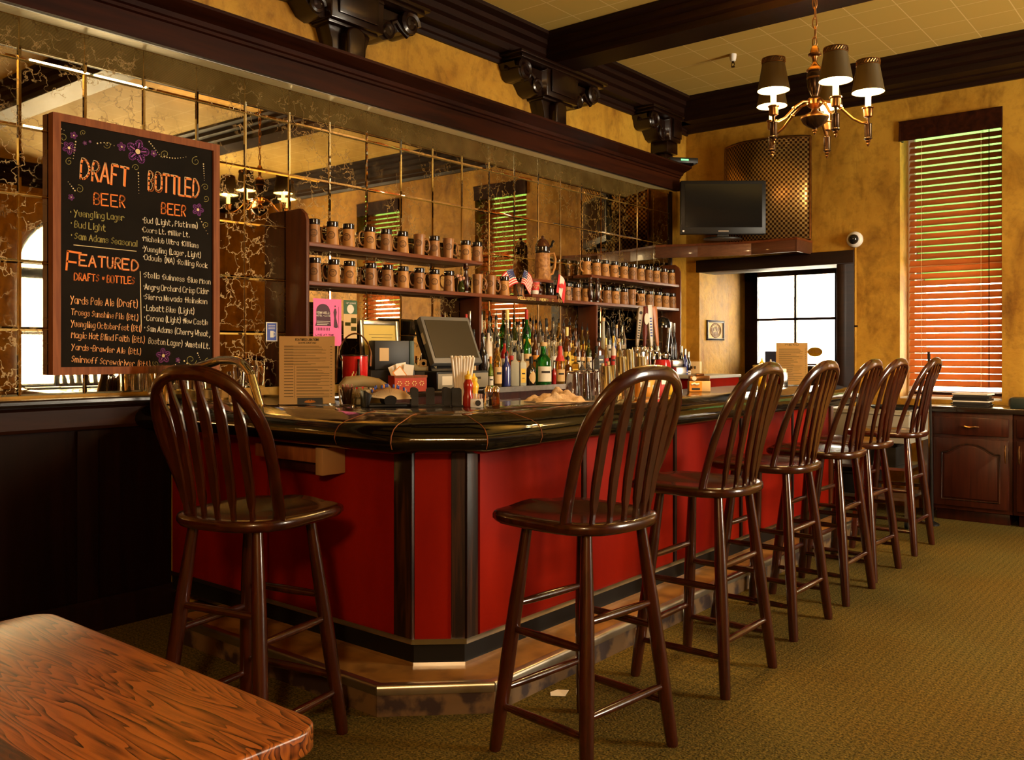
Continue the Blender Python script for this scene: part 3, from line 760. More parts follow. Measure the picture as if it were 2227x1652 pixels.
# ================================================================== stools
def make_stool():
    t = thing('bar_stool', 'x', 'bar stool', (0, 0, 0), 0, 'arrow back bar stools')
    W = M['stool']; zs = .775
    # saddle seat: rounded outline, front at +y
    n = 40; out = []
    for k in range(n):
        a = 2 * PI * k / n; c, s_ = math.cos(a), math.sin(a)
        ex = 5.0 if s_ > 0 else 2.9
        r = (abs(c) ** ex + abs(s_) ** ex) ** (-1 / ex)
        out.append((.226 * r * c * (1 - .05 * max(0, -s_)), (.262 if s_ > 0 else .212) * r * s_))
    vs = []; fs = []
    rings = [(0, 0), (.45, 0), (.75, 0), (.93, 0), (.985, -.004), (1, -.012), (1, -.026), (.96, -.037), (.5, -.04), (0, -.04)]
    for f_, dz in rings:
        for x, y in out:
            x, y = x * f_, y * f_
            dip = -.012 * max(0, 1 - (f_ / .93) ** 2) if dz == 0 else 0
            rise = .012 * max(0, y / .25) ** 2 * (1 - min(1, (x / .1) ** 2)) if dz == 0 else 0
            vs.append((x, y, zs + dz + dip + rise))
    for i in range(len(rings) - 1):
        for k in range(n):
            fs.append((i * n + k, i * n + (k + 1) % n, (i + 1) * n + (k + 1) % n, (i + 1) * n + k))
    MB().add(vs, fs).build('seat', W, t, angle=50)
    legs = {}
    for sx in (-1, 1):
        for sy in (-1, 1):
            top = Vector((sx * .135, sy * .125, zs - .03)); ft = Vector((sx * .218, sy * .195, 0))
            legs[sx, sy] = (top, ft)
            P = [top + (ft - top) * u for u in (0, .12, .35, .6, .85, .97, 1)]
            MB().tube(P, [.017, .019, .0235, .0245, .0225, .021, .019], 12).build('leg', W, t)
    def at(k, z):
        a, b = legs[k]; u = (a.z - z) / (a.z - b.z)
        return a + (b - a) * u
    for (k1, k2, zz) in (((-1, -1), (-1, 1), (.145, .395)), ((1, -1), (1, 1), (.145, .395)), ((-1, -1), (1, -1), (.20, .475)), ((-1, 1), (1, 1), (.20, .475))):
        for z in zz:
            a, b = at(k1, z), at(k2, z)
            MB().tube([a + (b - a) * u for u in (.03, .2, .5, .8, .97)], [.010, .0125, .014, .0125, .010], 10).build('stretcher', W, t)
    # bow back
    yb, lean = -.085, -.185
    def bowp(a):
        # a: 0..1 round the hoop from the left seat end to the right
        s_ = a * 2 - 1; sg = 1 if s_ > 0 else -1; q = abs(s_)
        ctrl = [(0, .458), (.085, .450), (.155, .416), (.20, .355), (.222, .28), (.218, .19), (.203, .09), (.188, -.02)]
        f_ = q * (len(ctrl) - 1); i = min(int(f_), len(ctrl) - 2); u = f_ - i
        g = lambda j: ctrl[max(-j, 0) if j < 0 else min(j, len(ctrl) - 1)]
        p0 = (-ctrl[1][0], ctrl[1][1]) if i == 0 else g(i - 1); p1, p2, p3 = g(i), g(i + 1), g(i + 2)
        v = [.5 * (2 * p1[j] + (p2[j] - p0[j]) * u + (2 * p0[j] - 5 * p1[j] + 4 * p2[j] - p3[j]) * u * u + (3 * p1[j] - p0[j] - 3 * p2[j] + p3[j]) * u ** 3) for j in (0, 1)]
        h = v[1]
        bow = .02 * (1 - (v[0] / .22) ** 2)
        return Vector((sg * v[0], yb - bow * .55 * max(0, 1 - h * .3) + lean * (max(h, 0) / .458) ** 1.15, zs + h))
    pts = [bowp(k / 56) for k in range(57)]
    MB().tube(pts, 0, 12, flat=(.024, .0135, (0, -1, .2))).build('back_hoop', W, t)
    for k in range(6):
        xb = (k - 2.5) * .056; xt = (k - 2.5) * .063
        best = min((p for p in pts if p.z > zs + .25), key=lambda p: abs(p.x - xt))
        yb_ = yb - .10 * (1 - (xb / .235) ** 2)
        b0 = Vector((xb, yb_, zs - .008)); t0 = Vector((xt, best.y + .003, best.z - .01))
        prof = [(0, .008, .007), (.09, .008, .007), (.15, .016, .0075), (.30, .0185, .008), (.62, .0205, .008), (.74, .0215, .008), (.80, .0175, .0085), (.88, .009, .0075), (1, .0065, .006)]
        vs = []; fs = []
        dv = t0 - b0; sd = Vector((1, 0, 0)); fr = dv.cross(sd).normalized()
        for u, wx, wy_ in prof:
            c = b0 + dv * u + fr * .012 * math.sin(PI * u)
            vs += [c + sd * wx - fr * wy_ * .35, c + sd * wx * .75 + fr * wy_, c - sd * wx * .75 + fr * wy_, c - sd * wx - fr * wy_ * .35, c - sd * wx * .75 - fr * wy_, c + sd * wx * .75 - fr * wy_]
        for i in range(len(prof) - 1):
            fs += [(i * 6 + j, i * 6 + (j + 1) % 6, (i + 1) * 6 + (j + 1) % 6, (i + 1) * 6 + j) for j in range(6)]
        fs += [tuple(reversed(range(6))), tuple(range(len(vs) - 6, len(vs)))]
        MB().add(vs, fs).build('spindle', W, t, angle=25)
    return t
stool = make_stool()
SP = [(-2.55, 1.78, R(12), 'dark wooden bar stool standing alone at the short left side of the bar'),
      (-1.675, 2.44, R(84), 'nearest dark wooden bar stool along the long red bar front'),
      (-1.695, 3.33, R(90), 'second dark bar stool along the long bar front, counting from the near corner'),
      (-1.755, 4.14, R(90), 'third dark bar stool along the long bar front, counting from the near corner'),
      (-1.765, 4.84, R(91), 'fourth dark bar stool along the long bar front, counting from the near corner'),
      (-1.795, 5.414, R(89), 'fifth dark bar stool along the bar front, next to the farthest one'),
      (-1.81, 6.238, R(91), 'farthest bar stool, beside the pale utility cart near the cabinets')]
for i, (x, y, a, lab) in enumerate(SP):
    o = stool if i == 0 else copy_tree(stool)
    o.location = (x, y, 0); o.rotation_euler = (0, 0, a); o['label'] = lab
# ================================================================== oak table
tx0, tx1, ty1, ty0 = -1.965, -1.05, .862, -.55
t = thing('oak_table', 'worn oak table top in the near left corner with dark edge', 'table', ((tx0 + tx1) / 2, (ty0 + ty1) / 2, 0))
hx, hy = (tx1 - tx0) / 2, (ty1 - ty0) / 2
poly = []
for cx_, cy_, a0 in ((hx, hy, 0), (-hx, hy, 90), (-hx, -hy, 180), (hx, -hy, 270)):
    for k in range(7):
        a = R(a0 + 15 * k); r_ = .05
        poly.append((cx_ - math.copysign(r_, cx_) + r_ * math.cos(a), cy_ - math.copysign(r_, cy_) + r_ * math.sin(a)))
MB().prism(poly, .712, .75).build('table_top', M['oak'], t, bevel=.006, bseg=3)
MB().prism([(x * .9, y * .93) for x, y in poly], .64, .711).build('apron', M['cab'], t)
MB().lathe([(.045, .02), (.05, .08), (.035, .2), (.045, .45), (.07, .6), (.10, .64)], 20, trm(0, .28, 0)).build('pedestal', M['cab'], t)
MB().lathe([(.045, .02), (.05, .08), (.035, .2), (.045, .45), (.07, .6), (.10, .64)], 20, trm(0, -.28, 0)).build('pedestal', M['cab'], t)
for y in (.28, -.28):
    MB().bx(-.3, .3, y - .04, y + .04, 0, .06).build('foot', M['cab'], t, bevel=.01)
# ================================================================== chandeliers
def chandelier(loc, label):
    t = thing('chandelier', label, 'chandelier', loc, R(20.4))
    col = MB().lathe([(.004, .345), (.014, .34), (.022, .325), (.026, .305), (.034, .30), (.034, .292), (.016, .285), (.012, .265), (.013, .25), (.026, .232), (.042, .218), (.044, .208), (.036, .204)], 20)
    col.build('cap', M['copper'], t)
    MB().lathe([(.036, .204), (.040, .195), (.0405, .15), (.036, .12), (.026, .09), (.018, .075), (.018, .07)], 20).build('urn', M['darkmetal'], t)
    MB().lathe([(.0395, .163), (.042, .166), (.042, .172), (.0395, .175)], 20, cap=False).build('urn_band', M['copper'], t)
    MB().lathe([(.016, .072), (.03, .066), (.042, .055), (.042, .03), (.030, .018), (.015, .008), (.018, -.004), (.03, -.012), (.072, -.035), (.072, -.043)], 22).build('hub', M['copper'], t)
    MB().lathe([(.072, -.043), (.060, -.066), (.035, -.086), (.012, -.096), (.010, -.102)], 22).build('bowl', M['darkmetal'], t)
    MB().lathe([(.010, -.10), (.013, -.108), (.006, -.114), (.009, -.12), (.001, -.132)], 10).build('finial', M['copper'], t)
    for k in range(5):
        a = R(-68 + 72 * k); d = Vector((math.cos(a), math.sin(a), 0)); P = d * .265
        mb = MB()
        mb.tube([d * .038 + Vector((0, 0, .045)), d * .08 + Vector((0, 0, .038)), d * .13 + Vector((0, 0, .004)), d * .19 + Vector((0, 0, -.056)), d * .235 + Vector((0, 0, -.082)), P + Vector((0, 0, -.082))], .0068, 8)
        mb.ball(d * .135 + Vector((0, 0, -.001)), .011, 8)
        mb.build('arm', M['copper'], t)
        T = trm(P.x, P.y, -.062)
        sl = MB().lathe([(.016, .008), (.022, .012), (.024, .03), (.024, .05), (.030, .055), (.030, .06), (.018, .06), (.010, -.004), (.010, -.03)][:7] , 14, T)
        sl.build('socket_cup', M['copper'], t)
        cy = MB().lathe([(.008, .008), (.008, -.022), (.019, -.025), (.020, -.03), (.0185, -.033), (.0185, -.098), (.021, -.101), (.021, -.105), (.010, -.112)], 14, T).build('arm_sleeve', M['darkmetal'], t)
        MB().lathe([(.010, -.112), (.013, -.118), (.005, -.125), (.009, -.133), (.001, -.146)], 10, T).build('drop_finial', M['copper'], cy)
        MB().lathe([(.0145, .058), (.0145, .15)], 14, T).build('candle_sleeve', M['candle'], t)
        MB().lathe([(.008, .15), (.017, .17), (.018, .19), (.008, .215), (.001, .222)], 12, T).build('bulb', M['bulb'], t)
        zs = .138
        sh = MB().lathe([(.081, zs), (.056, zs + .14), (.056, zs + .165), (.0575, zs + .165), (.0575, zs + .14), (.0825, zs)], 28, T, cap=False).build('shade', M['shadeout'], t)
        MB().lathe([(.0795, zs + .002), (.0545, zs + .14)], 28, T, cap=False).build('shade_lining', M['shadein'], sh)
        mb = MB()
        for j in range(26):
            b0 = 2 * PI * j / 26
            mb.tube([(.0585 * math.cos(b0), .0585 * math.sin(b0), zs + .145), (.0585 * math.cos(b0 + .2), .0585 * math.sin(b0 + .2), zs + .160)], .0028, 5, m=T)
        mb.tube([(.058 * math.cos(2 * PI * j / 28), .058 * math.sin(2 * PI * j / 28), zs + .165) for j in range(28)], .0028, 5, True, T)
        mb.tube([(.058 * math.cos(2 * PI * j / 28), .058 * math.sin(2 * PI * j / 28), zs + .14) for j in range(28)], .0028, 5, True, T)
        mb.build('pierced_gallery', M['copper'], sh)
        l = bpy.data.lights.new('candle_bulb', 'POINT'); l.energy = BULB; l.color = (1, .60, .24); l.shadow_soft_size = .016
        lo = bpy.data.objects.new('candle_bulb', l); COL.objects.link(lo); lo.parent = t; lo.location = (P.x, P.y, .183)
        l2 = bpy.data.lights.new('candle_bulb', 'POINT'); l2.energy = BULB * .6; l2.color = (1, .60, .24); l2.shadow_soft_size = .016
        lo = bpy.data.objects.new('candle_bulb', l2); COL.objects.link(lo); lo.parent = t;         lo.location = (P.x + d.x * .03, P.y + d.y * .03, .088)
    mb = MB(); n = int((ZC - loc[2] - .35) / .052) + 1
    for i in range(n):
        z = .36 + i * .052
        c = [(math.cos(2 * PI * j / 12) * .011, 0, z + math.sin(2 * PI * j / 12) * .032) for j in range(12)]
        if i % 2: c = [(p[1], p[0], p[2]) for p in c]
        mb.tube(c, .0032, 6, True)
    mb.tube([(.008 * math.sin(i * .7), .008 * math.cos(i * .7), .35 + i * .05) for i in range(n)], .0028, 5)
    mb.build('chain', M['copper'], t)
    MB().lathe([(.06, ZC - loc[2] - .03), (.055, ZC - loc[2] - .012), (.06, ZC - loc[2] - .001)], 20).build('canopy', M['copper'], t)
    return t
dch = 4.78
pc = ray(1772, 240) * dch; pc.z += EYE
chandelier(tuple(pc), 'five arm brass chandelier with small dark shades hanging from the ceiling')
t = thing('added_globe_lamp', 'added white globe lamp behind the camera, unseen, lighting the table and menu', 'lamp', (.9, -1.3, 2.55))  # invented unseen lamp, added for warm light on table and menu
MB().ball((0, 0, 0), .13, 20).build('globe', mat('added_glowing_globe', (.9, .8, .6), .4, emit=12, ecol=(1, .62, .28)), t)
MB().lathe([(.05, .12), (.06, .14), (.02, .16), (.008, .17), (.008, ZC - 2.56)], 14).build('stem', M['copper'], t)
l = bpy.data.lights.new('added_lamp_light', 'POINT'); l.energy = ADDED_LAMP; l.color = (1, .66, .32); l.shadow_soft_size = .14  # added fill light, set below the globe
lo = bpy.data.objects.new('added_lamp_light', l); COL.objects.link(lo); lo.parent = t; lo.location = (0, 0, -.30)
# sprinkler
p = onZ(1594, 118, ZC)
t = thing('fire_sprinkler', 'small white fire sprinkler head on the ceiling near the chandelier', 'sprinkler', tuple(p))
MB().lathe([(.028, 0), (.026, -.03), (.02, -.055), (.012, -.056)], 16).build('escutcheon', M['white'], t)
MB().lathe([(.010, -.055), (.010, -.07)], 10).tube([(.011, 0, -.068), (.013, 0, -.085), (.004, 0, -.098)], .003, 6).tube([(-.011, 0, -.068), (-.013, 0, -.085), (-.004, 0, -.098)], .003, 6).lathe([(.016, -.098), (.016, -.101)], 12).build('head', M['darkmetal'], t)
# ================================================================== window blind
t = thing('wooden_blind', 'tall brown wooden slat blind hanging in the far window', 'window blind', ((WX0 + WX1) / 2, YF + .09, 0))
hw = (WX1 - WX0) / 2
MB().bx(-hw - .005, hw + .005, -.11, -.085, WZ1 - .15, WZ1 + .012).bx(-hw - .005, -hw + .012, -.11, -.02, WZ1 - .15, WZ1 + .012).bx(hw - .012, hw + .005, -.11, -.02, WZ1 - .15, WZ1 + .012).build('valance', M['cornice'], t, bevel=.004)
MB().bx(-hw + .02, hw - .01, -.03, .03, WZ1 - .06, WZ1 - .01).build('head_rail', M['cornice'], t)
mb = MB(); z = WZ1 - .17; pitch = .0555; k = 0
bl0 = -hw + .055
while z > WZ0 + .10:
    tl = R(48)
    mb.box((0, 0, 0), (hw - .01 - bl0, .062, .004), trm((bl0 + hw - .01) / 2, 0, z) @ rotm('X', tl))
    z -= pitch
mb.build('slats', M['slatc'], t, smooth=False)
MB().bx(bl0, hw - .01, -.028, .028, WZ0 + .035, WZ0 + .058).build('bottom_rail', M['cornice'], t, bevel=.004)
mb = MB()
for x in (bl0 + .10, hw - .16):
    mb.tube([(x, -.034, WZ1 - .05), (x, -.034, WZ0 + .05)], .0015, 5).tube([(x, .034, WZ1 - .05), (x, .034, WZ0 + .05)], .0015, 5)
mb.build('ladder_cord', M['cream'], t)
MB().tube([(hw - .1, -.045, WZ1 - .1), (hw - .1, -.045, WZ0 + .1)], .003, 6).build('tilt_wand', M['cornice'], t)
t2 = copy_tree(t); t2.location.x = (VX0 + VX1) / 2; t2['label'] = 'second wooden slat blind, seen only as a reflection in the mirror'
# ================================================================== television corner
zs0, zs1 = 2.150, 2.272
V = [(XW + .002, 7.30), (-3.86, 7.44), (-3.40, 7.57), (onZ(1739, 541, 2.175).x, 7.55), (onY(1767, 540, YF).x, YF - .001), (XW + .002, YF - .001)]
t = thing('corner_shelf', 'rough wooden corner shelf under the flat television', 'shelf', (0, 0, 0))
MB().prism(V, zs1 - .02, zs1).build('shelf_top', M['shelf'], t)
mfas = [wood('shelf_fascia_a', (.06, .018, .008), (.10, .034, .014), 'X', .45), wood('shelf_fascia_b', (.11, .036, .013), (.18, .07, .028), 'X', .5), wood('shelf_fascia_c', (.075, .022, .008), (.12, .04, .015), 'X', .45)]
for i in range(4):
    a, b = Vector(V[i]), Vector(V[i + 1]); d = (b - a).normalized(); n = Vector((d.y, -d.x))
    MB().prism([tuple(a), tuple(b), tuple(b - n * .02), tuple(a - n * .02)], zs0, zs1 - .0205).build('fascia', mfas[i % 3], t, bevel=.002)
ptv = ray(1572, 512) * 7.92
t = thing('television', 'black flat television standing switched off on the corner shelf', 'television', (ptv.x, ptv.y, zs1), R(38.5))
w_, h_ = .745, .47; zb = .045
MB().bx(-w_ / 2, w_ / 2, -.025, .035, zb, zb + h_).build('casing', M['black'], t, bevel=.008)
MB().bx(-w_ / 2 + .035, w_ / 2 - .035, -.0275, -.0255, zb + .06, zb + h_ - .03).build('screen', M['screen'], t)
MB().bx(-.045, .045, -.0285, -.0255, zb + .022, zb + .032).build('badge', M['steel'], t)
MB().bx(-w_ / 2 + .015, -w_ / 2 + .03, -.0275, -.0255, zb + .02, zb + .035).build('corner_sticker', M['white'], t)
MB().lathe([(.17, 0), (.17, .01), (.15, .018)], 24, Matrix.Diagonal((1, .6, 1, 1))).bx(-.05, .05, -.01, .03, .01, zb + .02).build('stand', M['black'], t)
# bowed woven copper sheet behind it
xa, xb = onY(1580, 320, YF).x, onY(1764, 303, YF).x
t = thing('woven_copper_panel', 'bowed woven copper panel on the wall behind the television', 'wall panel', ((xa + xb) / 2, YF, 2.288))
hh = 3.20 - 2.288; W2 = (xb - xa) / 2; seg = 24
vs = []; fs = []; uv = []
for k in range(seg + 1):
    u = k / seg; x = -W2 + 2 * W2 * u; y = -.02 - .17 * math.sin(PI * u) ** .8
    for z, dy in ((0, 0), (hh, 0)):
        vs.append((x, y, z)); uv.append((u * .9, z))
for k in range(seg): fs.append((2 * k, 2 * k + 2, 2 * k + 3, 2 * k + 1))
o = MB().add(vs, fs).build('woven_sheet', M['weave'], t)
me = o.data; ul = me.uv_layers.new(name='UVMap')
for lp in me.loops:
    c = me.vertices[lp.vertex_index].co
    ul.data[lp.index].uv = ((c.x + W2) / (2 * W2) * .98, c.z)
so = o.modifiers.new('thickness', 'SOLIDIFY'); so.thickness = .004
mb = MB()
for z in (.0, hh):
    mb.tube([(vs[2 * k][0], vs[2 * k][1], z) for k in range(seg + 1)], .012, 6)
for k in (0, seg): mb.tube([(vs[2 * k][0], vs[2 * k][1], 0), (vs[2 * k][0], vs[2 * k][1], hh)], .012, 6)
mb.build('edge_strip', M['copper'], t)
# receiver on the cornice end
t = thing('cable_receiver', 'black cable box on top of the right end of the cornice', 'receiver', (-3.87, 7.13, 2.9305), R(50))
MB().bx(-.13, .13, -.10, .10, .008, .055).build('casing', M['black'], t, bevel=.005)
MB().bx(-.03, .04, -.102, -.1005, .028, .042).build('display', mat('green_clock_display', (.05, .4, .08), .4, emit=1.2, ecol=(.2, 1, .3)), t)
MB().bx(-.11, -.09, -.09, .09, 0, .0079).bx(.09, .11, -.09, .09, 0, .0079).build('foot', M['black'], t)
# dome camera and conduit
p = onY(1860, 521, YF)
t = thing('dome_camera', 'white dome security camera on the far wall right of the doorway', 'security camera', (p.x, YF, p.z))
RX = rotm('X', R(90))
MB().lathe([(.068, .001), (.068, .02), (.06, .035), (.045, .045)], 24, RX).build('housing', M['white'], t)
mb = MB(); mb.lathe([(.044, .04), (.042, .06), (.03, .08), (.012, .09), (.001, .092)], 20, RX).build('dome', M['screen'], t)
p2 = onY(1861, 838, YF)
t = thing('conduit', 'thin painted conduit running down the wall from the dome camera', 'conduit', (p.x + .004, YF, 0))
MB().tube([(0, -.013, p2.z - .5), (0, -.013, p.z - .07)], .011, 8).build('pipe', M['plaster'], t)
MB().bx(-.02, .02, -.028, -.001, 1.50, 1.515).bx(-.02, .02, -.028, -.001, 1.0, 1.015).build('strap', M['darkmetal'], t)
# small framed picture in the entry
pa, pb = onX(1536, 696, DX0), onX(1572, 740, DX0)
t = thing('framed_print', 'small dark framed print hanging in the entry recess', 'picture', (DX0, (pa.y + pb.y) / 2, (pa.z + pb.z) / 2), R(90))
pw, ph = abs(pa.y - pb.y) / 2, abs(pa.z - pb.z) / 2
MB().bx(-pw, pw, -.018, -.001, ph - .02, ph).bx(-pw, pw, -.018, -.001, -ph, -ph + .02).bx(-pw, -pw + .02, -.018, -.001, -ph, ph).bx(pw - .02, pw, -.018, -.001, -ph, ph).build('frame', M['beamx'], t, bevel=.002)
MB().bx(-pw + .015, pw - .015, -.009, -.001, -ph + .015, ph - .015).build('mount', M['cream'], t)
mb = MB()
for rx, rz, th in ((.62, .70, .006), (.50, .58, .003)):
    mb.tube([(rx * pw * math.cos(2 * PI * k / 28), -.010, rz * ph * math.sin(2 * PI * k / 28)) for k in range(28)], th, 5, True)
for k in range(11):
    a = 2 * PI * k / 11; q_ = .30 + .12 * (k % 2)
    mb.ball((q_ * pw * math.cos(a), -.0095, q_ * ph * math.sin(a) - .01), .012 + .006 * (k % 3), 7, sq=(1, .15, 1.2))
mb.ball((0, -.0095, -ph * .3), .03, 10, sq=(1.4, .06, .6))
mb.build('drawing', mat('sepia_drawing', (.16, .08, .03), .7), t)
# round door sticker (reads right way round from the street)
p = onY(1771, 765, DY)
t = thing('oval_sticker', 'yellow oval smoke free sticker on the glass of the street door', 'sticker', (p.x, DY + .018, p.z))
MB().lathe([(.078, -.002), (.078, .002)], 28, Matrix.Diagonal((1, 1, .62, 1)) @ RX).build('disc', M['yellow'], t)
# dark notice on the glass
p = onY(1684, 775, DY)
tag(MB().bx(-.11, .09, -.002, .002, -.065, .055).build('window_notice', M['bluep'], loc=(p.x, DY + .018, p.z)), 'small dark blue notice in the lower left corner of the door glass', 'notice')
# ================================================================== hand lettering (single stroke glyphs, 'xy' pairs on a 5 x 9 grid)
G = {'A': '022842 1434', 'B': '02082837362505 2534332202', 'C': '4738180703123243', 'D': '02082846442202', 'E': '48080242 0535', 'F': '380802 0525', 'G': '37281807031222333525', 'H': '0802 3832 0535',
     'I': '1812', 'J': '3833221203', 'K': '0802 380532', 'L': '080232', 'M': '0208254842', 'N': '02083238', 'O': '180703123243473818', 'P': '02082837362505', 'R': '02082837362505 1532', 'S': '372817062534231203',
     'T': '0848 2822', 'U': '080312223338', 'V': '082248', 'W': '0812253248', 'X': '0832 3802', 'Y': '0825 4811',
     'a': '361605031233 3632', 'b': '08022233352605', 'c': '3526160503122233', 'd': '3832 3526160503122233', 'e': '04343526160503122233', 'f': '38281712 0525', 'g': '3526160503122233 36312000', 'h': '0802 0516263532',
     'i': '1612 1817', 'k': '0802 360432', 'l': '1812', 'm': '0602 05162522 25364542', 'n': '0602 0516263532', 'o': '160503122233352616', 'p': '0600 0516263533221203', 'r': '0602 05162635', 's': '35261605243433221203',
     't': '18132232 0636', 'u': '0603122233 3632', 'v': '062246', 'w': '0612253246', 'y': '06041334 363110', 'z': '06360232', '(': '29171321', ')': '09171301', '.': '1213', ',': '2311', '-': '1535', '&': '1636 2624 1535',
     "'": '1817', '*': '1516', '1': '071812', '7': '083812', '5': '380805252433221203', '0': '180703123243473818'}
def strokes(txt, sp=1.35):
    out = []; x = 0
    for ch in txt:
        if ch == ' ': x += 2.2; continue
        g = G.get(ch)
        if not g: x += 2; continue
        mx = 0
        for s_ in g.split():
            pl = [(int(s_[i]), int(s_[i + 1]) - 2) for i in range(0, len(s_), 2)]
            mx = max(mx, max(p[0] for p in pl))
            if len(pl) > 4:
                q_ = [pl[0]]
                for a, b in zip(pl[:-1], pl[1:]):
                    q_ += [(a[0] * .75 + b[0] * .25, a[1] * .75 + b[1] * .25), (a[0] * .25 + b[0] * .75, a[1] * .25 + b[1] * .75)]
                pl = q_ + [pl[-1]]
            out.append([(x + p[0], p[1]) for p in pl])
        x += mx + sp
    return out, max(x - sp, 1)
def ribbon(mb, pl, wd, d0, f):
    """flat stroke on a plane: f maps (x, y, height) to a point"""
    for a, b in zip(pl[:-1], pl[1:]):
        d = Vector((b[0] - a[0], b[1] - a[1]))
        if d.length < 1e-9: continue
        d.normalize(); n = Vector((-d.y, d.x)) * wd / 2; e = d * wd * .3
        q_ = [(a[0] - e.x + n.x, a[1] - e.y + n.y), (a[0] - e.x - n.x, a[1] - e.y - n.y), (b[0] + e.x - n.x, b[1] + e.y - n.y), (b[0] + e.x + n.x, b[1] + e.y + n.y)]
        mb.add([f(x, y, d0) for x, y in q_], [(0, 1, 2, 3)])
def lettering(mb, txt, p0, p1, cap, wd, f, d0=0, jit=.0, sp=1.35, slant=0):
    """write txt from p0 to p1 (2-D), capital height cap"""
    st_, tot = strokes(txt, sp)
    ux = Vector((p1[0] - p0[0], p1[1] - p0[1])); L = ux.length; ux.normalize(); uy = Vector((-ux.y, ux.x))
    for s_ in st_:
        jx, jy = rnd.uniform(-jit, jit), rnd.uniform(-jit, jit)
        pl = []
        for x, y in s_:
            X_ = (x + slant * y) / tot * L + jx * cap; Y_ = y / 6 * cap + jy * cap
            pl.append((p0[0] + ux.x * X_ + uy.x * Y_, p0[1] + ux.y * X_ + uy.y * Y_))
        ribbon(mb, pl, wd, d0, f)
# ------------------------------------------------------------------ chalkboard
BXp = XM + .055
def bpt(cx, cy):
    p = onX(80 + cx / 2.752, 230 + cy / 2.752, BXp)
    return Vector((p.y, p.z))
pa, pb, pc_, pd_ = [onX(x, y, BXp) for x, y in ((109, 250), (473, 310), (121, 820), (483, 790))]
by0, by1 = (pa.y + pc_.y) / 2, (pb.y + pd_.y) / 2
bz1, bz0 = (pa.z + pb.z) / 2 + .004, (pc_.z + pd_.z) / 2 - .018
def bil(cx, cy):
    """point of the photographed board -> metres on the board (straightened)"""
    p = bpt(cx, cy)
    u = (p.x - by0) / (by1 - by0)
    zt = pa.z + (pb.z - pa.z) * u; zb_ = pc_.z + (pd_.z - pc_.z) * u
    v = (p.y - zb_) / (zt - zb_)
    return (u * (by1 - by0), v * (bz1 - bz0))
t = thing('chalkboard', 'large framed beer menu chalkboard on the mirrored wall', 'chalkboard', (XM + .009, by0, bz0), R(90))
bw, bh = by1 - by0, bz1 - bz0; fwid = .036
fr = MB()
for poly in ([(0, 0), (bw, 0), (bw - fwid, fwid), (fwid, fwid)], [(bw, 0), (bw, bh), (bw - fwid, bh - fwid), (bw - fwid, fwid)], [(bw, bh), (0, bh), (fwid, bh - fwid), (bw - fwid, bh - fwid)], [(0, bh), (0, 0), (fwid, fwid), (fwid, bh - fwid)]):
    vs = [(x, -.046, z) for x, z in poly] + [(x, 0, z) for x, z in poly]
    fr.add(vs, [(0, 1, 2, 3), (7, 6, 5, 4)] + [(i, (i + 1) % 4, 4 + (i + 1) % 4, 4 + i) for i in range(4)])
fr.build('frame', M['boardframe'], t, smooth=False)
MB().bx(fwid - .004, bw - fwid + .004, -.034, -.002, fwid - .004, bh - fwid + .004).build('board', M['chalkblack'], t)
bf = lambda x, y, d: (x, -.0346 - d, y)
def chalk(name, m, items):
    mb = MB()
    for it in items:
        txt, a, b, cap, wd = it[:5]
        P0, P1 = bil(*a), bil(*b)
        sc = 1 / 2.752 * 2.45 / FPX * 1.35            # crop pixels to metres, roughly
        lettering(mb, txt, P0, P1, cap * sc, wd * sc, bf, it[5] if len(it) > 5 else 0, .03)
    return mb.build(name, m, t, smooth=False)
for it in ([('DRAFT', (270, 443), (555, 487), 150, 17), ('BOTTLED', (676, 497), (978, 533), 146, 16), ('BEER', (350, 597), (535, 608), 90, 10), ('BEER', (755, 633), (898, 645), 88, 10),
    ('F', (183, 995), (262, 1002), 140, 15), ('EATURED', (262, 962), (612, 976), 82, 13), ('DRAFTS & BOTTLES', (232, 1050), (592, 1056), 54, 8)]): chalk('heading_lettering', M['c_orange'], [it])
for it in ([('DRAFT', (265, 440), (550, 484), 153, 4, .0006), ('BOTTLED', (671, 494), (973, 530), 149, 4, .0006), ('EATURED', (262, 960), (612, 974), 84, 2.5, .0006)]): chalk('heading_highlight', M['c_cream'], [it])
chalk('draft_lettering', M['c_olive'], [('* Yuengling Lager', (206, 670), (530, 685), 48, 6), ('* Bud Light', (208, 735), (417, 752), 48, 6), ('* Sam Adams Seasonal', (210, 805), (607, 835), 48, 6)])
chalk('featured_lettering', M['c_peach'], [('Yards Pale Ale (Draft)', (208, 1190), (608, 1193), 55, 6), ('Troegs Sunshine Pils (Btl.)', (213, 1256), (611, 1270), 44, 5.5), ('Yuengling Octoberfest (Btl)', (210, 1325), (630, 1333), 46, 5.5),
    ('Magic Hat Blind Faith (Btl.)', (213, 1393), (650, 1398), 46, 5.5), ('Yards-Brawler Ale (Btl.)', (213, 1464), (628, 1468), 44, 5.5), ('Smirnoff Screwdriver (Btl.)', (214, 1536), (683, 1541), 46, 5.5)])
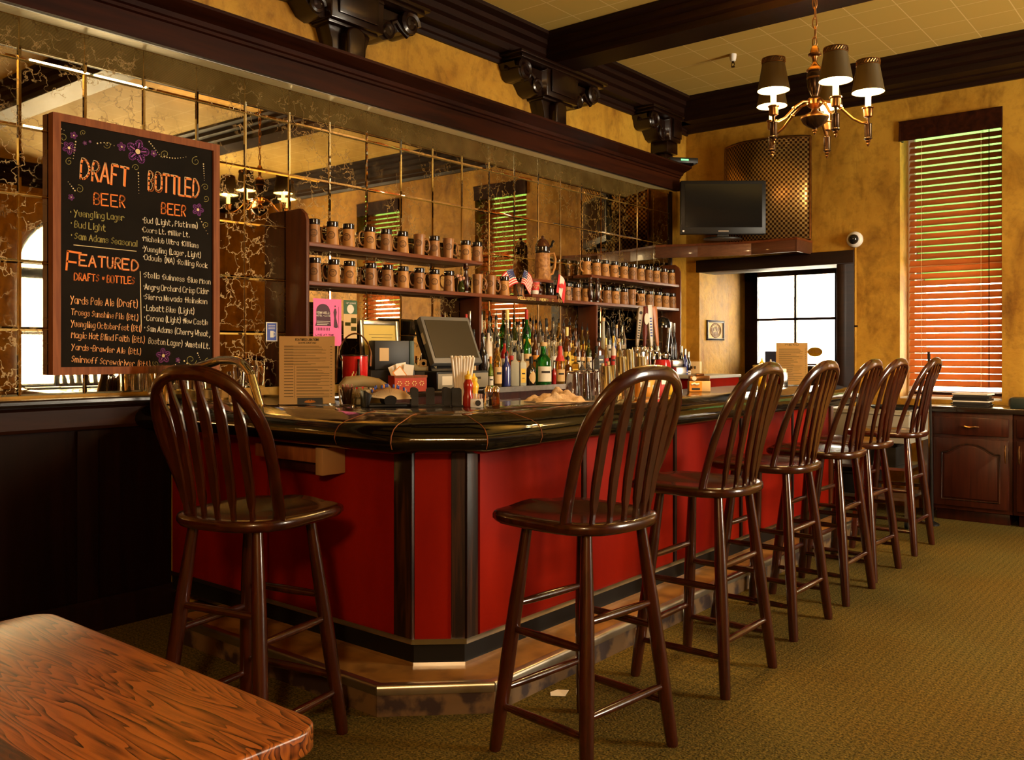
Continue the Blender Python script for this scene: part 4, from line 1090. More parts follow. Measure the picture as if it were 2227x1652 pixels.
chalk('bottled_lettering', M['c_white'], [('*Bud (Light, Platinum)', (640, 692), (968, 712), 44, 5.5), ('*Coors Lt. *Miller Lt.', (634, 746), (920, 765), 40, 5.5), ('*Michelob Ultra *Killians', (636, 798), (975, 825), 40, 5.5), ('*Yuengling (Lager, Light)', (638, 858), (988, 882), 42, 5.5),
    ('*Odouls (NA) *Rolling Rock', (640, 908), (1027, 940), 42, 5.5), ('*Stella *Guinness *Blue Moon', (642, 1013), (1046, 1035), 44, 5.5), ('*Angry Orchard Crisp Cider', (644, 1084), (1037, 1092), 46, 5.5), ('*Sierra Nevada *Heineken', (645, 1142), (1025, 1150), 44, 5.5),
    ('* Labatt Blue (Light)', (645, 1208), (948, 1213), 46, 5.5), ('* Corona (Light) *New Castle', (647, 1266), (1030, 1272), 44, 5.5), ('* Sam Adams (Cherry Wheat,', (648, 1328), (1043, 1340), 46, 5.5), ('Boston Lager) *Amstel Lt.', (676, 1400), (1040, 1410), 46, 5.5)])
mb = MB()
S_ = 1 / 2.752 * 2.45 / FPX * 1.35
for a, b, wd in (((228, 842), (603, 862), 5), ((626, 980), (633, 1308), 6)):
    ribbon(mb, [bil(*a), bil(*b)], wd * S_, 0, bf)
fl = MB()
for cx_, cy_, r_ in ((612, 275, 88), (228, 193, 26), (200, 268, 46), (515, 250, 33), (707, 283, 25), (213, 560, 22), (972, 602, 50), (765, 1467, 58), (852, 1487, 20), (295, 236, 15), (326, 226, 11)):
    c = bil(cx_, cy_); r0 = r_ * S_
    for k in range(5):
        a = 2 * PI * k / 5 + .3 + cx_ * .01
        pet = []
        for j in range(15):
            b_ = 2 * PI * j / 14; u_, v_ = .62 + .40 * math.cos(b_), .30 * math.sin(b_)
            pet.append((c[0] + r0 * (u_ * math.cos(a) - v_ * math.sin(a)), c[1] + r0 * (u_ * math.sin(a) + v_ * math.cos(a))))
        ribbon(fl, pet, r0 * .17, 0, bf)
        ribbon(fl, [(c[0] + r0 * .3 * math.cos(a), c[1] + r0 * .3 * math.sin(a)), (c[0] + r0 * .8 * math.cos(a), c[1] + r0 * .8 * math.sin(a))], r0 * .12, 0, bf)
    mb.add([bf(c[0] + r0 * .24 * math.cos(2 * PI * j / 10), c[1] + r0 * .24 * math.sin(2 * PI * j / 10), .0006) for j in range(10)], [tuple(range(10))])
def dots(p, q_, n, r_, sag=0):
    for k in range(n):
        u = k / max(1, n - 1)
        c = bil(p[0] + (q_[0] - p[0]) * u, p[1] + (q_[1] - p[1]) * u + sag * math.sin(PI * u)); rr = r_ * S_ * (1 - .5 * u)
        mb.add([bf(c[0] + rr * math.cos(2 * PI * j / 8), c[1] + rr * math.sin(2 * PI * j / 8), .0003) for j in range(8)], [tuple(range(8))])
dots((370, 235), (470, 245), 6, 6, -10); dots((680, 215), (750, 300), 8, 6); dots((770, 300), (900, 297), 9, 6, 8); dots((1005, 335), (1010, 430), 8, 6); dots((615, 400), (618, 520), 8, 6); dots((240, 230), (225, 330), 7, 6)
dots((235, 520), (195, 470), 5, 6); dots((985, 655), (1030, 740), 6, 6); dots((700, 1545), (860, 1500), 8, 8, 20); dots((890, 1490), (1040, 1530), 10, 7, 25); dots((970, 1440), (985, 1475), 4, 6); dots((140, 150), (170, 165), 3, 5)
sw = MB()
for cx_, cy_, r_, sg in ((165, 210, 34, 1), (430, 240, 24, -1), (775, 285, 26, 1), (960, 320, 28, -1), (1015, 470, 22, 1), (1020, 535, 20, -1), (262, 510, 26, 1), (200, 350, 24, -1), (600, 370, 22, 1), (930, 1480, 34, 1), (1035, 1490, 26, -1), (285, 175, 18, 1), (1020, 690, 20, 1), (720, 1515, 20, -1)):
    pl = []
    for k in range(22):
        a = sg * 2 * PI * 1.25 * k / 21 + cx_; rr = r_ * (1 - .8 * k / 21)
        pl.append(bil(cx_ + rr * math.cos(a), cy_ + rr * math.sin(a)))
    ribbon(sw, pl, 3.2 * S_, 0, bf)
mb.build('cream_ornament', M['c_cream'], t, smooth=False)
fl.build('flower_drawing', M['c_purple'], t, smooth=False)
sw.build('scroll_drawing', M['c_olive'], t, smooth=False)
# sticker lettering on the door (mirrored from inside)
p = onY(1771, 765, DY)
mb = MB(); lettering(mb, 'Smoke-Free', (.062, -.014), (-.062, -.014), -.03, .004, lambda x, y, d: (p.x + x, DY + .0155, p.z - y), 0)
o = mb.build('sticker_lettering', M['cream'], None, smooth=False)
for ob in COL.objects:
    if ob.name == 'oval_sticker': o.parent = ob; o.location = (-p.x, -(DY + .018), -p.z)
# ================================================================== back bar
XC = -3.80                                   # front edge of the back counter
t = thing('back_counter', 'stepped back bar counter with steel front edge under the mirror', 'counter', (0, 0, 0))
Y0, Y1 = 3.01, YN
TZ = (1.055, 1.135, 1.215); TX = (XC, -3.925, -4.045)
MB().bx(XM + .006, XC - .012, Y0, Y1, 0, TZ[0] - .03).build('cabinet_body', M['cab'], t)
MB().bx(XM + .006, XC, Y0, Y1, TZ[0] - .0295, TZ[0]).build('counter_slab', M['bartop'], t, bevel=.003)
YT0 = onX(1004, 800, -4.05).y; YT1 = onX(1372, 800, -3.98).y
MB().bx(XC - .001, XC + .006, onX(1052, 800, XC).y, Y1, TZ[0] - .032, TZ[0] + .003).build('steel_edge', M['steel'], t)
MB().bx(XM + .006, TX[1], YT0, YT1, TZ[0] + .0005, TZ[1]).build('bottle_riser', M['cab'], t)
MB().bx(XM + .006, TX[2], YT0, YT1, TZ[1] + .0005, TZ[2]).build('bottle_riser', M['cab'], t)
for k in range(5):
    y = Y0 + (Y1 - Y0) * k / 5
    MB().bx(XC - .012, XC - .001, y + .03, y + .86, .12, TZ[0] - .08).build('door', M['cab'], t, bevel=.004)
# mug shelves
XS = -4.03
zl, zu = 1.687, 1.905
yl = onX(650, 600, -4.12).y; yl = onX(672, 600, XS).y
yr = onX(1478, 650, XS).y
t = thing('mug_shelving', 'wall hung wooden shelving full of mugs in front of the mirror', 'shelving', (0, 0, 0))
def side(y, name, z0):
    pr = [(XM + .007, z0), (XS + .005, z0), (XS + .005, 2.02), (XS - .01, 2.06), (XS - .05, 2.09), (XM + .007, 2.09)]
    return MB().prism(pr, y, y + .022, Matrix(((1, 0, 0, 0), (0, 0, 1, 0), (0, 1, 0, 0), (0, 0, 0, 1)))).build(name, M['shelfz'], t, bevel=.003)
side(yl - .022, 'side_panel', 1.057); side(yr, 'side_panel', TZ[0] + .002)
MB().bx(XM + .007, XS, yl + .001, yr - .001, zl - .024, zl).build('shelf', M['shelf'], t, bevel=.003)
yu1 = onX(1050, 570, XS).y; yu2 = onX(1287, 600, XS).y
MB().bx(XM + .007, XS, yl + .001, yu1, zu - .024, zu).build('shelf', M['shelf'], t, bevel=.003)
MB().bx(XM + .007, XS, yu2, yr - .001, zu - .024, zu).build('shelf', M['shelf'], t, bevel=.003)
ym1, ym2 = onX(1158, 640, XS).y, onX(1212, 640, XS).y
MB().bx(XM + .007, XS - .001, ym1, ym2, zl + .001, zl + .026).build('centre_plinth', M['shelf'], t, bevel=.003)
zc = onX(1180, 607, XS).z
MB().bx(XM + .007, XS - .0, onX(1152, 610, XS).y, onX(1204, 610, XS).y, zc - .02, zc).build('centre_shelf', M['shelf'], t, bevel=.003)
for px in (1046, 1299):
    y = onX(px, 700, XS).y
    MB().bx(XM + .007, XS - .003, y - .011, y + .011, TZ[2] + .002, zl - .0245).build('divider', M['shelfz'], t, bevel=.002)
def spindle(y, z0, z1):
    h = z1 - z0
    pr = [(.016, 0), (.016, .06), (.020, .08), (.013, .11), (.019, .2), (.022, .35), (.018, .55), (.012, .72), (.014, .76), (.011, .80), (.020, .84), (.020, .88), (.015, .92), (.016, 1)]
    MB().lathe([(r, z * h) for r, z in pr], 14, trm(XS - .028, y, z0)).build('turned_spindle', M['stool'], t)
spindle(onX(1020, 600, XS).y, zl + .001, zu - .0245)
for px in (1290, 1305): spindle(onX(px, 620, XS).y, zl + .001, zu - .0245)
spindle(onX(1180, 630, XS).y, zl + .0265, zc - .0205)
# lettering along the lower shelf edge
mb = MB()
fx = lambda y, z, d: (XS + .0012, y, z)
for txt, p0, p1 in (('WELLSBORO', (1126, 651), (1165, 655)), ("MEN'S", (1174, 656), (1192, 658)), ('C', (1201, 659), (1204, 659)), ('US', (1215, 660), (1223, 661))):
    a, b = onX(*p0, XS), onX(*p1, XS)
    lettering(mb, txt, (a.y, zl - .0215), (b.y, zl - .0215), .019, .0045, fx, sp=1.7)
o = mb.build('shelf_lettering', M['gold'], t, smooth=False)
# ------------------------------------------------------------------ stoneware mugs
def make_mug(body, rim=True):
    t = thing('stoneware_mug', 'x', 'mug', (0, 0, 0))
    b = MB().lathe([(.001, 0), (.037, 0), (.0385, .004), (.037, .02), (.034, .07), (.0325, .11), (.031, .135), (.0285, .135), (.030, .10), (.033, .012), (.001, .010)], 24, cap=False).build('body', body, t)
    if rim:
        MB().lathe([(.0328, .106), (.0345, .110), (.0335, .117), (.035, .122), (.0335, .130), (.0345, .135), (.0325, .138), (.0285, .138), (.0285, .12)], 24, cap=False).build('glazed_rim', M['glaze'], t)
    MB().tube([(-.031, 0, .105), (-.048, 0, .112), (-.062, 0, .100), (-.066, 0, .075), (-.060, 0, .045), (-.047, 0, .028), (-.034, 0, .028)], .0055, 8).build('handle', body, t)
    mb = MB()
    for rr, th in ((.021, .0016), (.017, .001)):
        mb.tube([(rr * math.sin(2 * PI * k / 20), -.0355 + .002 * ((rr * math.sin(2 * PI * k / 20)) / .02) ** 2 * 3.2 - (.052 + rr * math.cos(2 * PI * k / 20) - .05) * -.045, .058 + rr * math.cos(2 * PI * k / 20)) for k in range(20)], th, 5, True)
    for k in range(3): mb.box((0, -.0358 + .0005 * k, .048 + .009 * k), (.022 - .004 * abs(k - 1), .0022, .0035))
    mb.build('round_stamp', M['stamp'], t)
    return t
mugA, mugB = make_mug(M['tan']), make_mug(M['brownst'])
mugC = make_mug(M['brownst'], False)
protos = {'a': mugA, 'b': mugB, 'c': mugC}; used = set()
rows = [('upper shelf on the left', zu, [(683, 'b'), (723, 'a'), (758, 'a'), (804, 'a'), (840, 'b'), (876, 'a'), (912, 'c'), (945, 'b'), (975, 'c'), (1013, 'a'), (1038, 'b')]),
        ('lower shelf on the left', zl, [(685, 'b'), (726, 'a'), (760, 'a'), (807, 'b'), (843, 'b'), (877, 'a'), (912, 'b'), (945, 'a'), (977, 'b'), (1039, 'c'), (1068, 'c'), (1097, 'a'), (1129, 'b')]),
        ('lower shelf on the right', zl, [(1233, 'b'), (1254, 'b'), (1275, 'a'), (1320, 'b'), (1338, 'a'), (1357, 'b'), (1374, 'c'), (1394, 'a'), (1412, 'b'), (1430, 'a'), (1447, 'a'), (1462, 'b')]),
        ('upper shelf on the right', zu, [(1297, 'a'), (1316, 'a'), (1336, 'a'), (1357, 'a'), (1376, 'b'), (1393, 'a'), (1411, 'b'), (1427, 'a'), (1444, 'b'), (1460, 'a')])]
for rname, z, row in rows:
    for i, (px, kd) in enumerate(row):
        o = protos[kd]
        if kd in used: o = copy_tree(o)
        used.add(kd)
        p = onX(px, 600, -4.10)
        flip = kd == 'c'
        rz = math.atan2(-p.x, p.y) + R(-8 + rnd.uniform(-12, 14))
        if px > 1200: rz += R(22)
        o.location = (-4.10, p.y, z + (.0015 if not flip else .1375)); o.rotation_euler = (PI if flip else 0, 0, rz + (PI if flip else 0))
        col = {'a': 'tan black-rimmed mug', 'b': 'brown black-rimmed mug', 'c': 'rimless upturned mug'}[kd]
        o['label'] = '%s, %s from the left on the %s' % (col, ORD[i], rname.replace('on the left', 'left of the flags').replace('on the right', 'right of the flags'))
        o['group'] = 'stoneware mugs on the ' + rname
p = onX(1266, 560, -4.10)
o = copy_tree(mugA); o.location = (-4.10, onX(1268, 560, -4.1).y + .05, zu + .0015); o.rotation_euler = (0, 0, R(75)); o['label'] = 'tan mug at the very left end of the right upper shelf'; o['group'] = 'stoneware mugs on the upper shelf on the right'
# lidded stein
p = onX(1180, 600, -4.11)
t = thing('beer_stein', 'tall lidded tan beer stein on the raised middle shelf', 'stein', (-4.11, p.y, zc + .001), R(40))
MB().lathe([(.062, 0), (.066, .008), (.060, .02), (.058, .12), (.054, .19), (.052, .21), (.046, .21), (.046, .03), (.001, .03)], 28, cap=False).build('body', mat('relief_stoneware', (.42, .20, .06), .5, c2=(.26, .11, .03), scale=40, bump=.9, lo=.45, hi=.6), t)
MB().lathe([(.0525, .205), (.056, .212), (.055, .235), (.056, .25), (.052, .252)], 28, cap=False).build('collar', M['glaze'], t)
MB().lathe([(.055, .253), (.053, .27), (.042, .295), (.022, .312), (.012, .318), (.014, .328), (.008, .337), (.001, .340)], 24).build('lid', mat('brown_glazed_lid', (.07, .022, .008), .2, coat=.4), t)
MB().tube([(.052, 0, .20), (.085, 0, .205), (.098, 0, .16), (.092, 0, .10), (.075, 0, .05), (.058, 0, .045)], .009, 8).build('handle', M['tan'], t)
MB().tube([(.056, 0, .25), (.068, 0, .262), (.074, 0, .29), (.085, 0, .30)], .010, 8).build('thumb_lift', M['glaze'], t)
# flags in small holders
def flag(name, label, px, pyb, pyt, lean, kind, sc_):
    p = onX(px, pyb, XS - .02)
    t = thing(name, label, 'flag', (XS - .02, p.y, zl + .001 if kind != 'ca' else zl + .027), R(62))
    h = .17 if kind == 'ca' else .20
    MB().tube([(0, 0, 0), (lean * h, 0, h)], .0028, 6).lathe([(.014, 0), (.014, .006), (.005, .012)], 10).build('staff', M['black'], t)
    def cloth(u, v):
        return (lean * h * (1 - v * .55) + sc_ * u * .115 - v * .02 * sc_, -.006 + .008 * math.sin(u * 7 + v * 3), h * .97 - v * (.10 if kind == 'us' else .14) - u * u * .085)
    def patch(nm, u0, u1, v0, v1, m, d=0, n=10):
        vs = []; fs = []
        for i in range(n + 1):
            for j in (0, 1):
                q_ = cloth(u0 + (u1 - u0) * i / n, v0 + (v1 - v0) * j)
                vs.append((q_[0], q_[1] - d, q_[2]))
        for i in range(n): fs.append((2 * i, 2 * i + 2, 2 * i + 3, 2 * i + 1))
        return vs, fs
    if kind == 'us':
        A, W_ = MB(), MB()
        for k in range(13): (A if k % 2 == 0 else W_).add(*patch('', 0, 1, k / 13, (k + 1) / 13, None))
        A.build('red_stripes', M['flagred'], t); W_.build('white_stripes', M['flagwhite'], t)
        MB().add(*patch('', 0, .42, 0, .54, None, .0015)).build('blue_canton', M['flagblue'], t)
        mb = MB()
        for i in range(5):
            for j in range(4):
                q_ = cloth(.05 + .075 * i, .06 + .12 * j); mb.box((q_[0], q_[1] - .0022, q_[2]), (.004, .001, .004))
        mb.build('stars', M['flagwhite'], t)
    else:
        A = MB(); A.add(*patch('', 0, .27, 0, 1, None)); A.add(*patch('', .73, 1, 0, 1, None)); A.build('red_bands', M['flagred'], t)
        MB().add(*patch('', .27, .73, 0, 1, None)).build('white_band', M['flagwhite'], t)
        q_ = cloth(.5, .5)
        leaf = [(0, .026), (.006, .014), (.014, .018), (.012, .006), (.024, .009), (.02, -.001), (.026, -.003), (.010, -.013), (.010, -.017), (.001, -.015), (.001, -.026), (-.001, -.026), (-.001, -.015), (-.010, -.017), (-.010, -.013), (-.026, -.003), (-.02, -.001), (-.024, .009), (-.012, .006), (-.014, .018), (-.006, .014)]
        MB().add([(q_[0] + x, q_[1] - .006, q_[2] + z) for x, z in leaf], [tuple(range(len(leaf)))]).build('maple_leaf', M['flagred'], t, smooth=False)
    return t
flag('hand_flag', 'small striped American flag leaning left on the mug shelf', 1128, 640, 560, -.25, 'us', -1)
flag('hand_flag', 'small Canadian maple leaf flag hanging beside the beer stein', 1210, 655, 590, .1, 'ca', .55)
f2 = flag('hand_flag', 'small American flag leaning right, crossing the other one', 1133, 640, 560, .12, 'us', .62)
# red patterned cup, black canister, little flower vase
p = onX(1163, 640, XS - .05)
t = thing('patterned_cup', 'white cup with red swirls under the stein shelf', 'cup', (XS - .05, p.y, zl + .028), R(50))
MB().lathe([(.026, 0), (.030, .01), (.038, .098), (.036, .10), (.034, .098), (.027, .01), (.001, .008)], 22, cap=False).build('body', M['white'], t)
MB().tube([(-.036, 0, .085), (-.055, 0, .08), (-.058, 0, .05), (-.044, 0, .03), (-.032, 0, .028)], .005, 8).build('handle', M['white'], t)
mb = MB()
mb.lathe([(.0325, .028), (.0382, .088)], 22, cap=False)
mb.build('red_band', M['redp'], t)
mb = MB()
for k in range(5):
    a0 = -PI / 2 + (k - 2) * .55
    for j in range(14):
        a = 2 * PI * j / 11; rr = .014 * (1 - j / 16)
        rad = .0392 - .004 * (1 - (.058 + rr * math.sin(a) - .03) / .06); th = a0 + rr * math.cos(a) / .037
        mb.ball((rad * math.cos(th), rad * math.sin(th), .058 + rr * math.sin(a) + (.008 if k % 2 else -.008)), .0022, 5)
mb.build('swirl_pattern', M['c_cream'], t)
p = onX(1197, 640, XS - .06)
t = thing('canister', 'small black canister behind the maple leaf flag', 'canister', (XS - .07, p.y, zl + .0275))
MB().lathe([(.03, 0), (.032, .004), (.032, .085), (.028, .092)], 18).build('body', M['glaze'], t); MB().lathe([(.033, .0925), (.033, .105), (.012, .11)], 18).build('lid', M['black'], t)
p = onX(1003, 600, -4.08)
t = thing('flower_vase', 'tiny vase of pink flowers between mugs and spindle on the left shelf', 'vase', (-4.08, p.y, zl + .001))
MB().lathe([(.018, 0), (.025, .02), (.024, .05), (.014, .07), (.017, .08)], 16).build('vase', B['dgreen'], t)
mb = MB()
for k in range(9): mb.ball((rnd.uniform(-.025, .025), rnd.uniform(-.02, .02), .09 + rnd.uniform(-.01, .022)), .012, 8)
mb.build('blossom_cluster', mat('pink_blossom', (.62, .33, .22), .8), t)
mb = MB()
for k in range(5): mb.tube([(0, 0, .07), (rnd.uniform(-.02, .02), rnd.uniform(-.02, .02), .1)], .002, 5)
mb.build('stems', M['green'], t)
# ================================================================== bottles on the back counter
KIND = {
    # profile as (radius fraction, height fraction) of the glass
    'round': [(.88, 0), (1, .02), (1, .60), (.92, .67), (.55, .75), (.36, .80), (.33, .97), (.37, .975), (.37, 1)],
    'slim': [(.88, 0), (1, .02), (1, .52), (.9, .60), (.55, .70), (.40, .78), (.36, .97), (.40, .975), (.40, 1)],
    'wine': [(.9, 0), (1, .02), (1, .58), (.95, .64), (.6, .72), (.37, .78), (.36, 1)],
    'squat': [(.9, 0), (1, .03), (1, .50), (.95, .60), (.7, .70), (.40, .76), (.36, .97), (.42, .975), (.42, 1)],
    'bulb': [(.7, 0), (.85, .04), (1, .22), (.9, .42), (.6, .56), (.40, .68), (.34, .98), (.38, 1)],
    'square': [(.92, 0), (1, .02), (1, .62), (.96, .67), (.5, .73), (.42, .76), (.40, .97), (.46, .975), (.46, 1)],
    'beer': [(.9, 0), (1, .02), (1, .55), (.92, .63), (.55, .75), (.42, .82), (.40, .97), (.46, .97), (.46, 1)]}
brow = {'front': (-3.868, TZ[0]), 'middle': (-3.985, TZ[1]), 'back': (-4.105, TZ[2]), 'bar': None}
bcount = {}
WORDS = {'clear': 'clear', 'green': 'bright green', 'dgreen': 'olive green', 'amber': 'amber', 'dark': 'black', 'brown': 'dark brown', 'frost': 'frosted', 'pale': 'cream white', 'gold': 'golden', 'red': 'red', 'lime': 'lime green', 'blue': 'blue'}
def bottle(px, ytop, wpx, row, kind, gl, label=None, cap='pour', shape='band', lab=None, X=None, z=None, grp=None, capcol=None):
    X_, z_ = brow.get(row) or (X, z)
    if X: X_ = X
    if z: z_ = z
    p = onX(px, 800, X_); d = depth(p)
    top = EYE + d * (CY - ytop) / FPX
    r = wpx * d / FPX / 2
    H = top - z_
    pourh = min(.05, H * .2) if cap == 'pour' else (.022 if cap == 'cap' else (.03 if cap == 'cork' else .012))
    h = max(.08, H - pourh)
    k = bcount[row] = bcount.get(row, 0) + 1
    t = thing('liquor_bottle' if kind != 'beer' else 'beer_bottle', lab, 'bottle', (X_, p.y, z_ + .0008), R(52 + rnd.uniform(-15, 15)), grp or 'bottles in the %s row' % row)
    pr = [(max(.008, f * r), hh * h) for f, hh in KIND[kind]]
    b = MB()
    if kind == 'square':
        seg = 4; b.lathe([(f * 1.3 if f > r * .7 else f, z) for f, z in pr], 4, rotm('Z', R(45)))
        b.build('glass_body', B[gl], t, bevel=min(.006, r * .2), angle=50)
    else: b.lathe(pr, 18).build('glass_body', B[gl], t)
    neck = pr[-1][0]
    if cap == 'pour':
        MB().lathe([(neck * 1.08, h - .012), (neck * 1.12, h + .004), (neck * .55, h + .016), (neck * .3, h + .018)], 12).tube([(0, 0, h + .014), (0, 0, h + pourh * .6), (.006, 0, h + pourh)], [neck * .3, neck * .26, neck * .2], 8).build('pourer', M['black'], t)
    elif cap == 'cork':
        MB().lathe([(neck * .9, h - .001), (neck * 1.3, h + .002), (neck * 1.3, h + pourh), (neck * 1.1, h + pourh)], 12).build('stopper', capcol or LB['tan'], t)
    elif cap == 'wax':
        MB().lathe([(r * 1.02, h * .63), (neck * 1.9, h * .72), (neck * 1.12, h * .80), (neck * 1.12, h + .01), (neck * .6, h + .012)], 14).build('dipped_cap', LB['red'], t)
    else:
        MB().lathe([(neck * 1.08, h * .86), (neck * 1.12, h * .862), (neck * 1.12, h + pourh - .003), (neck * .9, h + pourh)], 12).build('screw_cap', capcol or M['black'], t)
    if label:
        lm = LB[label]; hi = next(hh for f, hh in KIND[kind] if f == 1 and hh > .1) * h
        if shape == 'diamond':
            mb = MB(); n = 9; vs = []; zc_ = hi * .52; hz = hi * .42
            for i in range(n):
                u = -1 + 2 * i / (n - 1); a = -PI / 2 + u * .95
                e = hz * (1 - abs(u)) ** .6
                vs += [(1.015 * r * math.cos(a), 1.015 * r * math.sin(a), zc_ - e), (1.015 * r * math.cos(a), 1.015 * r * math.sin(a), zc_ + e)]
            mb.add(vs, [(2 * i, 2 * i + 2, 2 * i + 3, 2 * i + 1) for i in range(n - 1)]).build('label', lm, t)
        else:
            z0_, z1_ = {'band': (.14, .80), 'low': (.08, .52), 'high': (.45, .9)}[shape]
            vs = []; n = 9; rr = r * 1.015
            if kind == 'square':
                MB().bx(-r * .72, r * .72, -r * .935, -r * .915, hi * z0_, hi * z1_).build('label', lm, t)
                MB().bx(-r * .5, r * .5, -r * .94, -r * .934, hi * (z0_ + .40), hi * (z0_ + .46)).bx(-r * .4, r * .4, -r * .94, -r * .934, hi * (z0_ + .2), hi * (z0_ + .23)).build('label_print', M['ink'] if label != 'black' else M['paper'], t)
            else:
                for i in range(n):
                    a = -PI / 2 + (-1 + 2 * i / (n - 1)) * 1.1
                    vs += [(rr * math.cos(a), rr * math.sin(a), hi * z0_), (rr * math.cos(a), rr * math.sin(a), hi * z1_)]
                MB().add(vs, [(2 * i, 2 * i + 2, 2 * i + 3, 2 * i + 1) for i in range(n - 1)]).build('label', lm, t)
                vs = []; rr = r * 1.03
                for i in range(5):
                    a = -PI / 2 + (-1 + 2 * i / 4) * .6
                    vs += [(rr * math.cos(a), rr * math.sin(a), hi * (z0_ + (z1_ - z0_) * .55)), (rr * math.cos(a), rr * math.sin(a), hi * (z0_ + (z1_ - z0_) * .7))]
                MB().add(vs, [(2 * i, 2 * i + 2, 2 * i + 3, 2 * i + 1) for i in range(4)]).build('label_print', M['ink'] if label not in ('black', 'blue', 'green') else M['paper'], t)
    return t
ROWS = {
 'back': [(1014, 683, 10, 'wine', 'dark', 'red', 'cap', LB['red']), (1022, 676, 11, 'wine', 'dark', 'white', 'cap', M['steel']), (1047, 665, 17, 'bulb', 'frost', 'blue', 'pour', None), (1064, 678, 15, 'round', 'clear', 'white', 'pour', None), (1079, 676, 16, 'slim', 'clear', 'tan', 'pour', None),
          (1103, 674, 20, 'bulb', 'clear', 'white', 'cap', M['gold']), (1118, 675, 16, 'round', 'dgreen', 'white', 'pour', None), (1129, 688, 12, 'slim', 'clear', None, 'pour', None), (1145, 673, 19, 'wine', 'green', 'yellow', 'cap', LB['red']), (1159, 686, 14, 'round', 'brown', 'tan', 'pour', None),
          (1174, 688, 15, 'round', 'clear', 'white', 'pour', None), (1188, 692, 13, 'slim', 'clear', 'yellow', 'cap', M['black']), (1203, 680, 15, 'round', 'clear', 'white', 'pour', None), (1215, 684, 14, 'round', 'gold', 'tan', 'pour', None), (1226, 692, 12, 'slim', 'brown', None, 'pour', None),
          (1239, 690, 15, 'round', 'amber', 'yellow', 'pour', None), (1252, 696, 13, 'slim', 'brown', 'tan', 'pour', None), (1266, 700, 12, 'round', 'gold', 'yellow', 'pour', None), (1277, 702, 12, 'round', 'gold', 'yellow', 'pour', None), (1290, 684, 17, 'squat', 'brown', 'orange', 'pour', None),
          (1312, 691, 17, 'bulb', 'frost', None, 'cork', None), (1324, 697, 11, 'wine', 'dark', 'white', 'pour', None), (1334, 695, 12, 'slim', 'dark', 'blue', 'pour', None), (1355, 690, 14, 'slim', 'clear', 'white', 'pour', None), (1341, 706, 9, 'slim', 'brown', None, 'cork', None)],
 'middle': [(1030, 716, 12, 'wine', 'dark', 'tan', 'cap', M['black']), (1062, 704, 17, 'round', 'pale', 'white', 'pour', None), (1081, 722, 17, 'slim', 'gold', 'tan', 'pour', None), (1097, 727, 18, 'round', 'red', 'white', 'pour', None), (1113, 715, 15, 'round', 'clear', 'red', 'pour', None), (1127, 730, 14, 'slim', 'clear', 'orange', 'pour', None),
            (1146, 708, 20, 'round', 'green', 'tan', 'pour', None), (1164, 715, 18, 'round', 'brown', 'orange', 'pour', None), (1180, 711, 17, 'round', 'clear', 'white', 'pour', None), (1193, 719, 14, 'slim', 'clear', 'white', 'pour', None), (1204, 722, 14, 'round', 'clear', 'white', 'pour', None), (1218, 720, 15, 'round', 'clear', 'red', 'pour', None),
            (1233, 711, 17, 'round', 'amber', 'yellow', 'cap', M['gold']), (1246, 722, 14, 'square', 'gold', 'yellow', 'pour', None), (1258, 726, 12, 'round', 'brown', 'white', 'pour', None), (1268, 730, 12, 'round', 'amber', 'tan', 'pour', None), (1280, 728, 14, 'round', 'dgreen', 'white', 'pour', None),
            (1303, 724, 19, 'square', 'brown', 'black', 'pour', None), (1318, 735, 12, 'slim', 'gold', 'red', 'cap', M['gold']), (1334, 730, 12, 'wine', 'pale', 'red', 'cap', LB['yellow']), (1345, 736, 16, 'squat', 'gold', 'tan', 'cork', None)],
 'front': [(1050, 712, 21, 'wine', 'dark', None, 'pour', None), (1067, 775, 12, 'squat', 'lime', 'white', 'cap', LB['orange']), (1082, 735, 19, 'round', 'gold', 'tan', 'pour', None), (1101, 755, 19, 'round', 'blue', None, 'pour', None), (1120, 746, 19, 'square', 'frost', None, 'pour', None), (1136, 748, 15, 'square', 'frost', 'yellow', 'pour', None),
           (1155, 775, 20, 'round', 'dark', 'tan', 'cap', M['black']), (1182, 744, 34, 'round', 'green', 'white', 'cork', None), (1205, 788, 10, 'round', 'red', None, 'cap', M['steel']), (1218, 752, 21, 'squat', 'gold', 'tan', 'wax', None), (1235, 765, 16, 'square', 'amber', 'tan', 'pour', None), (1251, 756, 17, 'square', 'gold', 'yellow', 'pour', None),
           (1266, 776, 15, 'squat', 'clear', None, 'cork', None), (1280, 778, 15, 'squat', 'clear', None, 'cork', None), (1297, 752, 13, 'square', 'clear', 'black', 'cap', M['black']), (1311, 790, 12, 'squat', 'gold', 'yellow', 'cork', None), (1323, 786, 12, 'squat', 'gold', 'tan', 'cork', None)]}
CAPW = {'pour': 'dark pourer', 'cap': 'screw cap', 'cork': 'stopper', 'wax': 'red wax top'}
for rname in ('back', 'middle', 'front'):
    for i, (px, yt, wp, kd, gl, lb, cp, cc) in enumerate(sorted(ROWS[rname])):
        sh = 'diamond' if (px == 1155) else ('low' if kd == 'bulb' else 'band')
        lab = '%s bottle, %s%s, %s from left in the %s row' % (WORDS[gl], CAPW[cp], (', %s label' % lb) if lb else '', ORD[i] if i < 20 else 'twenty' + ORD[i - 20], rname)
        bottle(px, yt, wp, rname, kd, gl, lb, cp, sh, lab, capcol=cc)
